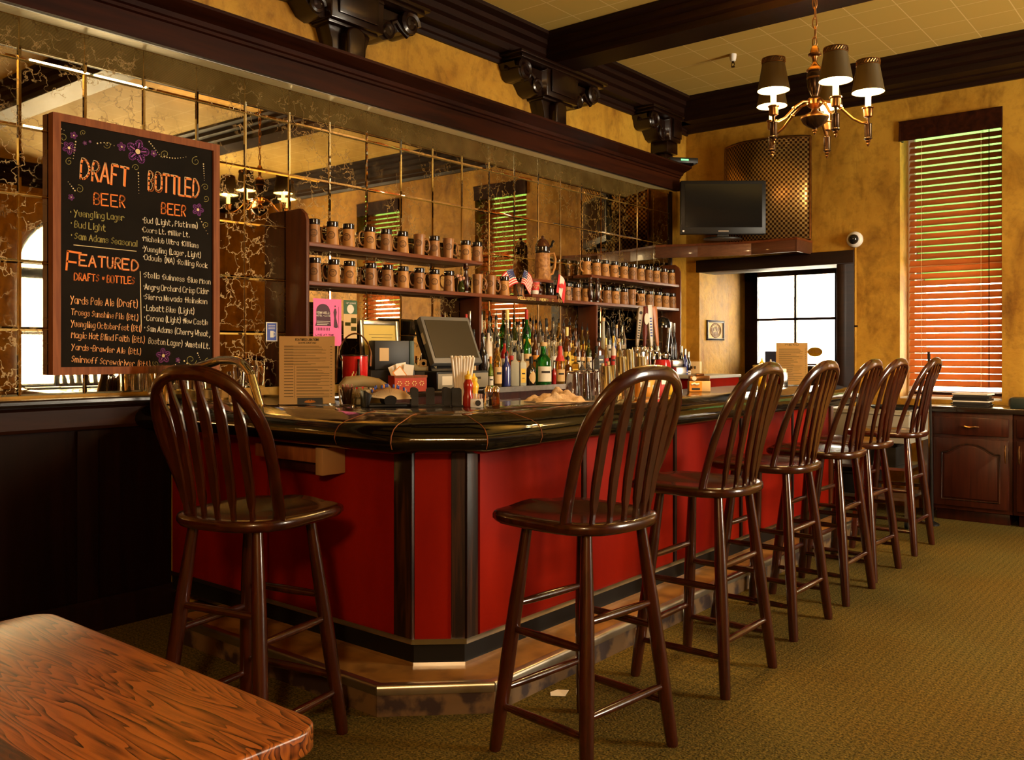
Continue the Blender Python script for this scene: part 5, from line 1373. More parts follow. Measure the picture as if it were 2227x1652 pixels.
# beers and shakers at the right end
for i, (px, yt, wp, gl, lb, cc) in enumerate([(1458, 700, 13, 'dark', 'white', M['steel']), (1466, 702, 12, 'dark', 'red', M['steel']), (1474, 726, 13, 'brown', 'yellow', M['gold']), (1482, 752, 12, 'dark', 'white', M['steel']), (1490, 758, 12, 'blue', 'blue', M['steel']), (1497, 764, 11, 'dark', 'white', M['steel'])]):
    bottle(px, yt, wp, 'beer', 'beer', gl, lb, 'cap', 'low', '%s beer bottle, %s from the left in the cluster right of the blender' % (WORDS[gl], ORD[i]), X=-4.06 if i < 3 else -3.92, z=TZ[0], grp='beer bottles right of the blender', capcol=cc)
# pint glasses, steel tins, towel, jars behind the bar (back counter front)
def lathe_thing(name, label, cat, loc, prof, m, part, seg=22, cap=False, grp=None):
    t = thing(name, label, cat, loc, 0, grp)
    MB().lathe(prof, seg, cap=cap).build(part, m, t)
    return t
ZB = 1.045                                  # bar top
pint = [(.001, 0), (.030, 0), (.031, .004), (.043, .145), (.0415, .145), (.029, .012), (.001, .010)]
def place_on_bar(px, Y=None, X=None):
    """a spot on the bar top seen at image column px"""
    r = ray(px, 800)
    k = (Y / r.y) if Y else (X / r.x)
    return (r.x * k, r.y * k, ZB)
GX = BX - .44
gi = 0
for px, dx in ((1246, 0), (1258, .11), (1270, 0), (1283, .11), (1294, 0)):
    p = place_on_bar(px, X=GX - dx)
    o = thing('pint_glass', 'upturned clear pint glass, %s from the left behind the towel' % ORD[gi], 'glass', p, 0, 'upturned pint glasses beside the towel')
    MB().lathe([(.001, .145), (.030, .145), (.031, .141), (.043, 0), (.0415, 0), (.029, .133), (.001, .135)], 22, cap=False).build('glass_body', M['glass'], o)
    gi += 1
tins = [(1318, 0, .17), (1334, .11, .17), (1350, .0, .22), (1366, .11, .26), (1392, .0, .22)]
for i, (px, dx, h) in enumerate(tins):
    p = place_on_bar(px, X=GX + .02 - dx)
    t = thing('shaker_tin', 'steel cocktail shaker tin, %s from the left behind the near stool back' % ORD[i], 'shaker', p, 0, 'steel shaker tins on the bar')
    MB().lathe([(.001, h), (.028, h), (.030, h - .004), (.044, .003), (.045, 0), (.042, 0)], 24, cap=False).build('tin_body', M['chrome'], t)
# towel
p = place_on_bar(1212, X=GX + .05)
t = thing('bar_towel', 'crumpled beige bar towel lying on the bar', 'towel', p, R(60))
vs = []; fs = []; n = 26
for i in range(n + 1):
    for j in range(n + 1):
        u, v = i / n * 2 - 1, j / n * 2 - 1
        rr = max(0, 1 - (u * u + v * v) ** .9)
        h = .052 * rr ** .5 * (.65 + .35 * math.sin(u * 5.1 + 1.2) * math.cos(v * 3.3)) + .012 * rr ** .4 * (math.sin(u * 9 + v * 5) + math.sin(v * 11 - u * 4) + math.sin(u * 17 + v * 13) * .6)
        vs.append((u * .15 * (1 + .12 * math.sin(v * 5)), v * .11 * (1 + .15 * math.sin(u * 4)), max(.002, h)))
for i in range(n):
    for j in range(n):
        a = i * (n + 1) + j; fs.append((a, a + 1, a + n + 2, a + n + 1))
MB().add(vs, fs).build('cloth', M['towel'], t, angle=80)
# draught beer tower and tap handles
p = onX(1395, 800, -3.95); dT = depth(p); 
t = thing('beer_tower', 'chrome draught beer tower with four tall tap handles', 'beer tap', (-3.95, p.y, 0), R(62))
zt = EYE + dT * (CY - 752) / FPX
MB().lathe([(.10, TZ[0] + .001), (.10, TZ[0] + .012), (.085, TZ[0] + .02)], 28).build('base_plate', M['chrome'], t)
MB().lathe([(.080, TZ[0] + .0205), (.072, TZ[0] + .03), (.072, zt - .03), (.068, zt - .01), (.03, zt)], 28, Matrix.Diagonal((1.25, .8, 1, 1))).build('column', M['chrome'], t)
taps = [(-.105, 'tap_wood', (.34, .25, .15), 668, R(7)), (-.03, 'tap_maroon', (.13, .02, .012), 667, R(1)), (.035, 'tap_white', (.62, .58, .50), 664, R(-3)), (.095, 'tap_orange', (.42, .14, .03), 666, R(-6))]
for i, (x, nm, c, ty, ln) in enumerate(taps):
    h = EYE + dT * (CY - ty) / FPX - zt
    mb = MB().tube([(x, -.06, zt - .04), (x, -.12, zt - .045), (x, -.135, zt - .065), (x, -.135, zt - .11)], .010, 10).lathe([(.014, -.02), (.016, 0), (.010, .015), (.006, .03)], 10, trm(x, -.10, zt - .03))
    f = mb.build('faucet', M['chrome'], t)
    mm = mat(nm, c, .4)
    T = trm(x, -.10, zt) @ rotm('Y', ln)
    if i == 1: o = MB().lathe([(.012, 0), (.016, .02), (.013, .05), (.022, .10), (.019, h * .55), (.026, h * .7), (.024, h * .95), (.012, h)], 14, T).build('tap_handle', mm, f)
    else: o = MB().add([(sx * wd, y, z) for z, wd in ((0, .010), (.04, .014), (h * .9, .025), (h, .02)) for sx, y in ((-1, -.010), (1, -.010), (1, .010), (-1, .010))], [(0, 1, 5, 4), (1, 2, 6, 5), (2, 3, 7, 6), (3, 0, 4, 7), (4, 5, 9, 8), (5, 6, 10, 9), (6, 7, 11, 10), (7, 4, 8, 11), (8, 9, 13, 12), (9, 10, 14, 13), (10, 11, 15, 14), (11, 8, 12, 15), (12, 13, 14, 15), (3, 2, 1, 0)], T).build('tap_handle', mm, f, bevel=.004)
    if i == 1:
        MB().lathe([(.030, -.002), (.030, .002)], 24, T @ trm(0, -.027, h * .68) @ Matrix.Diagonal((.75, 1, 1.6, 1)) @ rotm('X', R(90))).build('oval_badge', LB['white'], o)
    elif i == 0:
        mb = MB()
        for k in range(8): mb.box((0, -.0110, h * .2 + k * h * .065), (.018, .002, .010), T)
        mb.lathe([(.014, -.0015), (.014, .0015)], 16, T @ trm(0, -.0115, h * .85) @ rotm('X', R(90)))
        mb.build('vertical_print', M['ink'], o)
    elif i == 2:
        mb = MB()
        for k in range(7): mb.box((0, -.0110, h * .25 + k * h * .07), (.020, .002, .012), T)
        mb.build('vertical_print', LB['blue'], o)
# blender
p = onX(1440, 800, -3.90)
dB = depth(p); t = thing('blender', 'bar blender with domed black lid and red base behind the near stool', 'blender', (-3.90, p.y, TZ[0] + .003), R(60))
zz = lambda y: EYE + dB * (CY - y) / FPX - TZ[0]
MB().lathe([(.085, 0), (.085, .03), (.075, zz(790)), (.070, zz(783))], 24).build('base', M['redgloss'], t)
MB().lathe([(.062, zz(783) + .0005), (.070, zz(778)), (.070, zz(771)), (.058, zz(768))], 24).build('collar', M['chrome'], t)
MB().lathe([(.052, zz(768) + .0005), (.055, zz(764)), (.072, zz(716)), (.074, zz(713)), (.070, zz(713)), (.051, zz(765))], 24, cap=False).build('jar', M['glass'], t)
MB().lathe([(.076, zz(713) + .0005), (.076, zz(709)), (.072, zz(702)), (.055, zz(694)), (.03, zz(690)), (.001, zz(689))], 24).build('lid', M['screen'], t)
MB().bx(.09, .20, -.08, .08, .0, .10).bx(.09, .20, -.02, .08, .101, .16).build('control_box', M['steel'], t, bevel=.01)
# bright snack packets behind the near stool back
for i, (px, w2, h, m_, nm) in enumerate([(1400, .05, .13, LB['orange'], 'orange'), (1420, .04, .15, LB['white'], 'pale pink'), (1440, .05, .15, LB['red'], 'red'), (1460, .04, .12, M['yellow'], 'yellow')]):
    q_ = place_on_bar(px, X=BX - .22)
    t = thing('snack_packet', '%s snack packet seen through the back of the near stool' % nm, 'packet', q_, R(50 + i * 12), 'snack packets on the bar')
    vs = []; fs = []
    for i_ in range(9):
        v = i_ / 8; e = math.sin(PI * v) ** .5
        for j in range(12):
            a = 2 * PI * j / 12
            vs.append((w2 * math.copysign(abs(math.cos(a)) ** .6, math.cos(a)), .022 * e * math.sin(a) + .001 * math.sin(a), .002 + v * h))
    for i_ in range(8): fs += [(i_ * 12 + j, i_ * 12 + (j + 1) % 12, (i_ + 1) * 12 + (j + 1) % 12, (i_ + 1) * 12 + j) for j in range(12)]
    MB().add(vs, fs + [tuple(reversed(range(12))), tuple(range(96, 108))]).build('bag', m_, t)
    MB().box((0, -.0235, h * .55), (w2 * 1.1, .002, h * .2)).build('printed_band', M['paper'] if i != 1 else LB['orange'], t)
# ================================================================== things on the short leg of the bar
def facing(px):            # heading that turns a front (local -y) towards the eye seen at column px
    r = ray(px, 800); return math.atan2(-r.x, r.y)
def S(px, d): return px * d / FPX
# acrylic menu holder
def menu_stand(name, label, px0, px1, ytop, loc, tilt, rows, title):
    d = depth(loc); w2 = S(px1 - px0, d) / 2; h = EYE + d * (CY - ytop) / FPX - loc[2]
    t = thing(name, label, 'menu', loc, facing((px0 + px1) / 2) + tilt)
    MB().bx(-w2, w2, -.003, -.0005, .004, h).build('menu_card', M['cream'], t)
    MB().bx(-w2 - .006, w2 + .006, -.006, -.0045, .003, h + .004).build('acrylic_front', M['pane'], t)
    MB().bx(-w2 - .006, w2 + .006, .0005, .002, .003, h + .004).bx(-w2 - .006, w2 + .006, -.05, .05, 0, .003).build('acrylic_back', M['pane'], t)
    mb = MB(); f = lambda x, y, dd: (x, -.0032 - dd, y)
    k = h / .24
    lettering(mb, title[0], (-w2 * .42, h * .935), (w2 * .42, h * .935), .0075 * k, .0016 * k, f, sp=1.5)
    if len(title) > 1: lettering(mb, title[1], (-w2 * .32, h * .895), (w2 * .32, h * .895), .0055 * k, .0011 * k, f, sp=1.5)
    y = h * .855; r_ = random.Random(5)
    while y > h * .10:
        if rows and y < h * .56: x0 = -w2 * .38
        else: x0 = -w2 * .82
        for q_ in range(2):
            ln = r_.uniform(.75, 1.55) * w2
            ribbon(mb, [(x0, y), (min(x0 + ln, w2 * .8), y)], .0011 * k, 0, f); y -= h * .013
        if rows: ribbon(mb, [(-w2 * .82, y + h * .026), (-w2 * .5, y + h * .026)], .0019 * k, 0, f)
        ribbon(mb, [(w2 * .84, y + h * .02), (w2 * .9, y + h * .02)], .0014 * k, 0, f)
        y -= h * .017
    if rows: ribbon(mb, [(-w2 * .44, h * .10), (-w2 * .44, h * .57)], .0012, 0, f)
    mb.build('menu_print', M['ink'], t, smooth=False)
    return t, w2, h
pm = onZ(668, 880, ZB)
t, w2, h = menu_stand('menu_holder', 'cream drinks menu in a clear stand on the short leg of the bar', 610, 728, 731, (pm.x, pm.y, ZB + .0005), 0, True, ('FEATURED LIBATIONS', 'CLASSIC COCKTAILS'))
MB().bx(-w2 * .35, w2 * .55, -.028, -.0265, .0035, .034).build('table_card', M['leather'], t)
mb = MB()
for a in range(9):
    an = R(20 + a * 17.5)
    ribbon(mb, [(w2 * .1, .010), (w2 * .1 + .026 * math.cos(an), .010 + .014 * math.sin(an))], .003, 0, lambda x, y, d: (x, -.0286, y))
mb.build('card_emblem', LB['orange'], t, smooth=False)
# toothpick and straw tumbler
def tumbler(px, yb, name, label, r, h, stick, n, sl):
    p = onZ(px, yb, ZB)
    t = thing(name, label, 'tumbler', (p.x, p.y, ZB + .0005))
    MB().lathe([(.001, 0), (r * .85, 0), (r, h), (r * .93, h), (r * .78, .008), (.001, .006)], 20, cap=False).build('glass_body', M['glass'], t)
    mb = MB()
    for k in range(n):
        a = 2 * PI * k * .618; q_ = r * .62 * math.sqrt((k + .5) / n)
        mb.tube([(q_ * .7 * math.cos(a), q_ * .7 * math.sin(a), .012), (q_ * 1.25 * math.cos(a), q_ * 1.25 * math.sin(a), sl * (1 - .1 * (k % 3)))], .0028, 6)
    mb.build('stirrers', stick, t)
tumbler(755, 884, 'stirrer_tumbler', 'glass of red brown stir sticks beside the menu stand', .040, .095, mat('stir_stick', (.35, .10, .04), .4), 16, .10)
# telephone
pt = Vector(place_on_bar(792, Y=2.89))
t = thing('telephone', 'beige desk telephone with a coiled cord behind the card file', 'telephone', (pt.x, pt.y, ZB + .0005), facing(792) + R(15))
beige = mat('beige_plastic', (.34, .25, .11), .45)
MB().add([(-.10, -.10, 0), (.12, -.10, 0), (.12, .10, 0), (-.10, .10, 0), (-.10, -.10, .03), (.12, -.10, .03), (.12, .10, .07), (-.10, .10, .07)], [(3, 2, 1, 0), (4, 5, 6, 7), (0, 1, 5, 4), (1, 2, 6, 5), (2, 3, 7, 6), (3, 0, 4, 7)]).build('base', beige, t, bevel=.01)
MB().tube([(-.13, -.07, .075), (-.10, -.075, .105), (-.03, -.08, .112), (.04, -.08, .10), (.085, -.08, .07), (.10, -.08, .055)], [.022, .030, .027, .025, .026, .020], 12).build('handset', beige, t)
pts = [(-.12 + .0017 * k, -.105 + .012 * math.cos(k * .9), .045 + .010 * math.sin(k * .9)) for k in range(110)]
MB().tube(pts, .0032, 5).build('coiled_cord', beige, t)
mb = MB()
for i in range(4):
    for j in range(3): mb.box((-.02 + .028 * j, -.06 + .032 * i, .047 + .013 * i), (.018, .016, .012))
mb.build('keypad', M['paper'], t)
# rotary card file
p = onZ(830, 884, ZB)
t = thing('card_file', 'rotary card file fanned open with index tabs on the bar', 'card file', (p.x + .01, p.y + .03, ZB + .0005), facing(830) + R(12))
MB().bx(-.10, .10, -.07, .07, 0, .012).prism([(-.115, .0), (-.10, .0), (-.085, .055), (-.115, .075)], -.06, .06, Matrix(((1, 0, 0, 0), (0, 0, 1, 0), (0, 1, 0, 0), (0, 0, 0, 1)))).build('base', M['black'], t, bevel=.003)
MB().lathe([(.028, -.05), (.028, .05)], 18, trm(0, 0, .03) @ rotm('X', R(90))).build('spindle', M['black'], t)
cards = MB()
for k in range(46):
    a = R(158 - k * 3.3); c, s_ = math.cos(a), math.sin(a); ln = .062 + .004 * (k % 5 == 0)
    n_ = Vector((-s_, 0, c)) * .0006
    a0 = Vector((c * .030, 0, .030 + s_ * .022)); a1 = Vector((c * (.036 + ln), 0, .020 + max(0, s_) * (.028 + ln) * .62 + .006))
    cards.add([a0 + Vector((0, -.055, 0)) - n_, a1 + Vector((0, -.055, 0)) - n_, a1 + Vector((0, .055, 0)) - n_, a0 + Vector((0, .055, 0)) - n_, a0 + Vector((0, -.055, 0)) + n_, a1 + Vector((0, -.055, 0)) + n_, a1 + Vector((0, .055, 0)) + n_, a0 + Vector((0, .055, 0)) + n_],
        [(3, 2, 1, 0), (4, 5, 6, 7), (0, 1, 5, 4), (1, 2, 6, 5), (2, 3, 7, 6), (3, 0, 4, 7)])
cards.build('index_cards', M['cream'], t, smooth=False)
for k in range(16):
    a = R(140 - k * 7.5); x = math.cos(a) * .104; z = .024 + max(0, math.sin(a)) * .062
    MB().box((x, -.03 + .022 * (k % 4), z + .008), (.008, .018, .016)).build('index_tab', LB['orange'] if k % 4 == 1 else M['bluep'], t, bevel=.003)
# napkin and straw caddy: two black holders
for (px0, px1, lab, kx) in ((876, 962, 'empty black napkin holder beside the card file', 0), (966, 1010, 'black caddy holding a bundle of paper wrapped straws', 1)):
    pxm = (px0 + px1) / 2
    p = onZ(pxm, 884, ZB); d = depth(p); w_ = S(px1 - px0, d) / 2; h = .085
    t = thing('bar_caddy', lab, 'caddy', (p.x, p.y + .05, ZB + .0005), facing(pxm) + R(4))
    dd = .045 if kx else .055
    MB().bx(-w_, w_, -dd, dd, 0, .006).build('bottom', M['black'], t)
    def plate(x0, x1, y):
        o = [(x0, .0)] + [(x0 + .012 - .012 * math.cos(R(15 * k)), h - .012 + .012 * math.sin(R(15 * k))) for k in range(7)] + [(x1 - .012 + .012 * math.sin(R(15 * k)), h - .012 + .012 * math.cos(R(15 * k))) for k in range(7)] + [(x1, 0)]
        return MB().prism(o, y, y + .003, Matrix(((1, 0, 0, 0), (0, 0, 1, 0), (0, 1, 0, 0), (0, 0, 0, 1))))
    wd = .032 if not kx else .026
    for y in (-dd, dd - .003):
        plate(-w_, -w_ + wd * (1.6 if kx else 1), y).build('upright', M['black'], t); plate(w_ - wd, w_, y).build('upright', M['black'], t)
    if not kx:
        plate(-.02, .02, 0).build('divider', M['black'], t)
    else:
        mb = MB()
        for k in range(40):
            x = -.026 + .0074 * (k % 8) + rnd.uniform(-.001, .001); y = -.022 + .011 * (k // 8)
            mb.tube([(x * .80, y * .8, .0065), (x * 1.9 + .004, y * 1.35, .225 + rnd.uniform(-.010, .006))], .0056, 8)
        mb.build('wrapped_straws', M['paper'], t)
# ketchup and mustard, shakers, sachet box
def squeeze(px, yb, ytop, m, capm, name, label, back=0):
    p = onZ(px, yb, ZB); loc = (p.x - back * .63, p.y + back * .777, ZB + .0005); d = depth(loc); h = EYE + d * (CY - ytop) / FPX - ZB
    t = thing(name, label, 'bottle', loc, facing(px))
    MB().lathe([(.021, 0), (.024, .01), (.023, h * .28), (.018, h * .42), (.022, h * .55), (.022, h * .64), (.014, h * .74), (.012, h * .78)], 20).build('squeeze_body', m, t)
    MB().lathe([(.016, h * .76), (.016, h * .86), (.007, h * .90), (.004, h)], 16).build('nozzle_cap', capm, t)
squeeze(1018, 884, 806, M['ketchup'], M['yellow'], 'ketchup_bottle', 'red ketchup squeeze bottle with yellow cap beside the straw caddy')
squeeze(1030, 884, 812, M['yellow'], M['yellow'], 'mustard_bottle', 'yellow mustard squeeze bottle beside the ketchup on the bar', .04)
for i, (px, lab) in enumerate(((1050, 'glass salt shaker with steel top behind the sachet box'), (1066, 'glass pepper shaker with steel top right of the sachet box'))):
    p = onZ(px, 884, ZB)
    t = thing('shaker', lab, 'shaker', (p.x, p.y + .04, ZB + .0005), 0, 'salt and pepper shakers by the condiments')
    MB().lathe([(.018, 0), (.020, .004), (.015, .06), (.015, .065)], 8).build('glass_body', M['glass'] if i == 0 else B['amber'], t)
    MB().lathe([(.0165, .0655), (.0165, .078), (.010, .092), (.001, .096)], 14).build('top', M['chrome'], t)
p = onZ(1050, 885, ZB)
t = thing('sachet_box', 'small white box of sweetener sachets in front of the shakers', 'box', (p.x - .01, p.y - .03, ZB + .0005), facing(1050))
MB().bx(-.028, .028, -.02, .02, 0, .038).build('box', M['white'], t, bevel=.002)
mb = MB()
for k in range(5): mb.box((-.018 + .009 * k, 0, .045), (.006, .034, .03), rotm('Y', R(4)))
mb.build('sachets', mat('pink_sachet', (.66, .42, .38), .7), t)
MB().lathe([(.013, -.0015), (.013, .0015)], 16, trm(.006, -.0215, .02) @ rotm('X', R(90))).build('round_logo', M['ink'], t)
# ================================================================== back counter, till end
ZT = TZ[0] + .001
def at_counter(px, X): 
    p = onX(px, 800, X); return p.x, p.y
def hgt(px, X, y): return onX(px, y, X).z
# till: sloping screen on a dark body, cash drawer below
x, y = at_counter(985, -3.88)
t = thing('till_monitor', 'dark cash register with a large tilted touch screen', 'cash register', (x, y, ZT + .115), R(80))
d = depth((x, y)); k = d / FPX
wS, zb_, zt_ = 104 * k / 2 / .78, (CY - 792) * k + EYE - ZT - .115, (CY - 690) * k + EYE - ZT - .115
A = R(27)
T = trm(.02, -.02, zb_) @ rotm('X', -A)
hS = (zt_ - zb_) / math.cos(A)
MB().bx(-wS, wS, -.02, .03, 0, hS, T).build('bezel', M['grey'], t, bevel=.008)
MB().bx(-wS + .022, wS - .022, -.0235, -.0195, .035, hS - .03, T).build('screen', mat('dusty_screen', (.035, .028, .016), .3), t)
MB().prism([(.0, 0.0), (.05, 0.0), (.16, zt_ * .55), (hS * math.sin(A) + .05, zt_ - .01), (.04, zb_ + .02)], -wS + .03, wS - .03, Matrix(((0, 0, 1, 0), (1, 0, 0, 0), (0, 1, 0, 0), (0, 0, 0, 1)))).build('body', M['black'], t, bevel=.006)
MB().bx(-wS - .001, -wS - .0005, .0, .025, hS * .45, hS * .68, T).build('side_sticker', LB['white'], t)
t2 = thing('cash_drawer', 'grey steel cash drawer under the tilted register screen', 'cash drawer', (-3.862, at_counter(998, -3.85)[1], ZT), R(90))
MB().bx(-.24, .24, -.05, .055, 0, .113).build('case', M['black'], t2, bevel=.003)
MB().bx(-.235, .235, -.056, -.0505, .008, .10).build('drawer_front', M['greypanel'], t2, bevel=.003)
MB().bx(.06, .16, -.0575, -.0562, .06, .075).build('handle_slot', M['ink'], t2)
MB().bx(-.20, -.11, -.0575, -.0562, .03, .085).build('printed_label', LB['white'], t2)
# dark green spined box on a receipt printer
x, y = at_counter(848, -4.0); d = depth((x, y)); k = d / FPX
t = thing('receipt_printer', 'black receipt printer under the dark box file', 'printer', (x, y, ZT), facing(856) + R(20))
hp = EYE + (CY - 803) * k - ZT
MB().bx(-.15, .13, -.085, .06, 0, hp).build('casing', M['black'], t, bevel=.008)
MB().bx(-.13, -.07, -.0865, -.0852, hp * .35, hp * .45).build('label_strip', LB['tan'], t)
t = thing('box_file', 'black box file with green spine standing open side down by the register', 'box file', (x + .01, y + .01, ZT + hp + .0005), facing(856) + R(24))
hb = EYE + (CY - 741) * k - ZT - hp
MB().bx(-.13, .095, -.04, .055, 0, hb).build('case', M['leather'], t, bevel=.004)
MB().bx(.0955, .125, -.045, .058, 0, hb).build('green_spine', mat('green_binding', (.035, .065, .045), .5), t, bevel=.003)
MB().bx(-.10, -.04, -.0415, -.0402, hb * .3, hb * .75).build('orange_note', LB['tan'], t)
# red painted wooden box with cards
x, y = at_counter(886, -3.858)
t = thing('painted_box', 'red painted wooden box with gold leaves holding paper cards', 'box', (x, y, ZT), R(70))
wb = 68 * depth((x, y)) / FPX / 2 / .9; hb = .095
MB().bx(-wb, wb, -.05, .05, 0, .005).bx(-wb, wb, -.05, -.044, .005, hb).bx(-wb, wb, .044, .05, .005, hb).bx(-wb, -wb + .006, -.044, .044, .005, hb).bx(wb - .006, wb, -.044, .044, .005, hb).build('case', mat('red_lacquer_box', (.52, .055, .012), .6, c2=(.38, .035, .008), scale=12), t)
MB().bx(-wb - .003, wb + .003, -.053, -.0505, hb - .012, hb + .002).build('rim', M['boardframe'], t)
mb = MB()
for i in range(4):
    for a in range(6):
        an = a * PI / 3 + i; cx_ = -wb * .7 + wb * .46 * i
        mb.box((cx_ + .012 * math.cos(an), -.0508, hb * .52 + .012 * math.sin(an)), (.006, .001, .006))
mb.build('gold_leaves', M['gold'], t)
cards = ((-.05, .03, R(-22), .085, M['paper']), (-.02, .015, R(-10), .095, M['paper']), (.0, .0, R(8), .085, LB['white']), (-.035, -.02, R(-38), .075, LB['orange']))
for i, (cx_, cy_, a, hh_, m_) in enumerate(cards):
    T = trm(cx_, cy_, .075) @ rotm('Y', a)
    o = MB().bx(-.032, .032, -.0008, .0008, -.03, hh_, T).build('paper_card', m_, t)
    if i == 3: MB().bx(-.026, .026, -.0016, -.0009, -.02, hh_ - .006, T).build('card_face', M['paper'], o)
# tape dispenser
x, y = at_counter(921, -3.985); d = depth((x, y)); k = d / FPX
t = thing('tape_dispenser', 'beige sticky tape dispenser lying in front of the register', 'tape dispenser', (x, y, ZT + .0005), facing(925))
MB().bx(-.10, .10, -.06, .06, 0, EYE + (CY - 806) * k - ZT - .001).build('plinth', M['black'], t, bevel=.003)
zp = EYE + (CY - 806) * k - ZT
MB().prism([(-.075, zp), (.08, zp), (.085, zp + .055), (.055, zp + .05), (.03, zp + .03), (-.03, zp + .025), (-.055, zp + .05), (-.075, zp + .055)], -.025, .025, Matrix(((1, 0, 0, 0), (0, 0, 1, 0), (0, 1, 0, 0), (0, 0, 0, 1)))).build('shell', beige, t, bevel=.004)
MB().lathe([(.012, -.012), (.028, -.012), (.028, .012), (.012, .012)], 22, trm(0, 0, zp + .045) @ rotm('X', R(90)), cap=False).build('tape_roll', M['cream'], t)
# red ice pail with wire handle
x, y = at_counter(772, -3.90); d = depth((x, y)); k = d / FPX
t = thing('ice_pail', 'glossy red pail with a wire carrying handle behind the telephone', 'pail', (x, y, ZT), facing(772))
hp = EYE + (CY - 773) * k - ZT; rp_ = 28 * k
MB().lathe([(rp_ * .93, 0), (rp_ * .97, .01), (rp_, hp), (rp_ * .96, hp), (rp_ * .9, .02), (.001, .02)], 28, cap=False).build('body', M['redgloss'], t)
MB().tube([(rp_ * 1.0 * math.cos(2 * PI * j / 28), rp_ * math.sin(2 * PI * j / 28), hp) for j in range(28)], .004, 6, True).build('rolled_rim', M['darkmetal'], t)
arch = [(-rp_ * 1.02, 0, hp - .03)] + [(rp_ * 1.25 * -math.cos(PI * j / 14) * (1 - .1 * math.sin(PI * j / 14)), 0, hp + .125 * math.sin(PI * j / 14)) for j in range(15)] + [(rp_ * 1.2, 0, hp - .06)]
MB().tube(arch, .0045, 8).build('wire_handle', M['copper'], t)
mb = MB()
for j in range(6):
    mb.box((-.02 + .006 * j, -rp_ * .985, hp * .45 + .012 * (j % 3)), (.005, .003, .012))
mb.build('gold_decal', M['gold'], t)
MB().lathe([(.007, 0), (.010, .03), (.006, .10), (.008, .12)], 12, trm(.02, -rp_ * 1.05, hp * .35)).build('spout', M['darkmetal'], t)
# framed certificate leaning at the mirror, posters
XP = XM + .035
a, b = onX(787, 695, -4.10), onX(872, 805, -4.10)
t = thing('framed_certificate', 'yellowed certificate in a silver frame leaning at the mirror', 'picture frame', (-4.10, (a.y + b.y) / 2, ZT), R(90))
w2, h = (b.y - a.y) / 2, a.z - ZT
T = rotm('X', R(-5))
for q_ in ((-w2, -w2 + .028, 0, h), (w2 - .028, w2, 0, h), (-w2 + .028, w2 - .028, 0, .028), (-w2 + .028, w2 - .028, h - .028, h)):
    MB().bx(q_[0], q_[1], -.02, .0, q_[2], q_[3], T).build('frame_side', M['steel'], t, bevel=.006)
MB().bx(-w2 + .026, w2 - .026, -.008, -.002, .026, h - .026, T).build('certificate', M['certif'], t)
mb = MB()
for k in range(11): mb.box((rnd.uniform(-.02, .02), -.0092, h * .35 + k * h * .045), (w2 * rnd.uniform(.6, 1.3), .001, .0022), T)
mb.tube([(.018 * math.cos(2 * PI * j / 16) - .01, -.0092, h * .2 + .018 * math.sin(2 * PI * j / 16)) for j in range(16)], .002, 5, True, T)
mb.build('printed_lines', M['ink'], t)
xs = -4.055
def poster(name, label, px, m, parts, X=xs):
    a, b = onX(px[0], px[1], X), onX(px[2], px[3], X)
    h = a.z - b.z; w_ = b.y - a.y
    t = thing(name, label, 'poster', (X, a.y, b.z), R(90))
    MB().bx(0, w_, -.0015, 0, 0, h).build('sheet', m, t)
    for nm, mm, fn in parts:
        mb = MB(); fn(mb, w_, h, lambda x, y, d=0: (x, -.0021 - d, y)); mb.build(nm, mm, t, smooth=False)
    return t
def rect(mb, f, x0, x1, y0, y1, d=0): mb.add([f(x0, y0, d), f(x1, y0, d), f(x1, y1, d), f(x0, y1, d)], [(0, 1, 2, 3)])
def pk_black(mb, w_, h, f):
    rect(mb, f, w_ * .05, w_ * .63, h * .30, h * .93)
def pk_blob(mb, w_, h, f):
    pts = [(w_ * (.34 + .24 * math.cos(a)), h * (.74 + .15 * math.sin(a))) for a in [PI * k / 12 for k in range(13)]]
    pts = [(w_ * .62, h * .42)] + pts + [(w_ * .1, h * .5), (w_ * .06, h * .42)]
    mb.add([f(x, y, .0006) for x, y in pts], [tuple(range(len(pts)))])
def pk_lady(mb, w_, h, f):
    pts = [(.80, .38), (.72, .40), (.74, .60), (.71, .72), (.75, .80), (.80, .80), (.83, .72), (.80, .62), (.88, .40)]
    mb.add([f(w_ * x, h * y, .0004) for x, y in pts], [tuple(range(len(pts)))])
    mb.add([f(w_ * .77 + w_ * .03 * math.cos(a), h * .85 + h * .02 * math.sin(a), .0004) for a in [2 * PI * k / 10 for k in range(10)]], [tuple(range(10))])
    ribbon(mb, [(w_ * .9, h * .38), (w_ * .9, h * .84)], .002, .0004, f)
def pk_txt(mb, w_, h, f):
    lettering(mb, 'PENN WELLS', (w_ * .10, h * .68), (w_ * .60, h * .68), h * .045, h * .010, f, .0009, sp=1.3)
    lettering(mb, 'HOTEL & LODGE', (w_ * .11, h * .625), (w_ * .59, h * .625), h * .030, h * .007, f, .0009, sp=1.3)
    for k in range(3): ribbon(mb, [(w_ * .12, h * (.52 - .035 * k)), (w_ * (.58 - .05 * k), h * (.52 - .035 * k))], h * .009, .0009, f)
def pk_low(mb, w_, h, f):
    for k in range(9): ribbon(mb, [(w_ * (.12 + .055 * k), h * .33), (w_ * (.12 + .055 * k), h * .38)], w_ * .025, .0002, f)
    lettering(mb, 'LIVE AT THE', (w_ * .08, h * .215), (w_ * .72, h * .215), h * .035, h * .010, f, 0, sp=1.3)
    lettering(mb, 'LOUNGE', (w_ * .08, h * .155), (w_ * .55, h * .155), h * .035, h * .010, f, 0, sp=1.3)
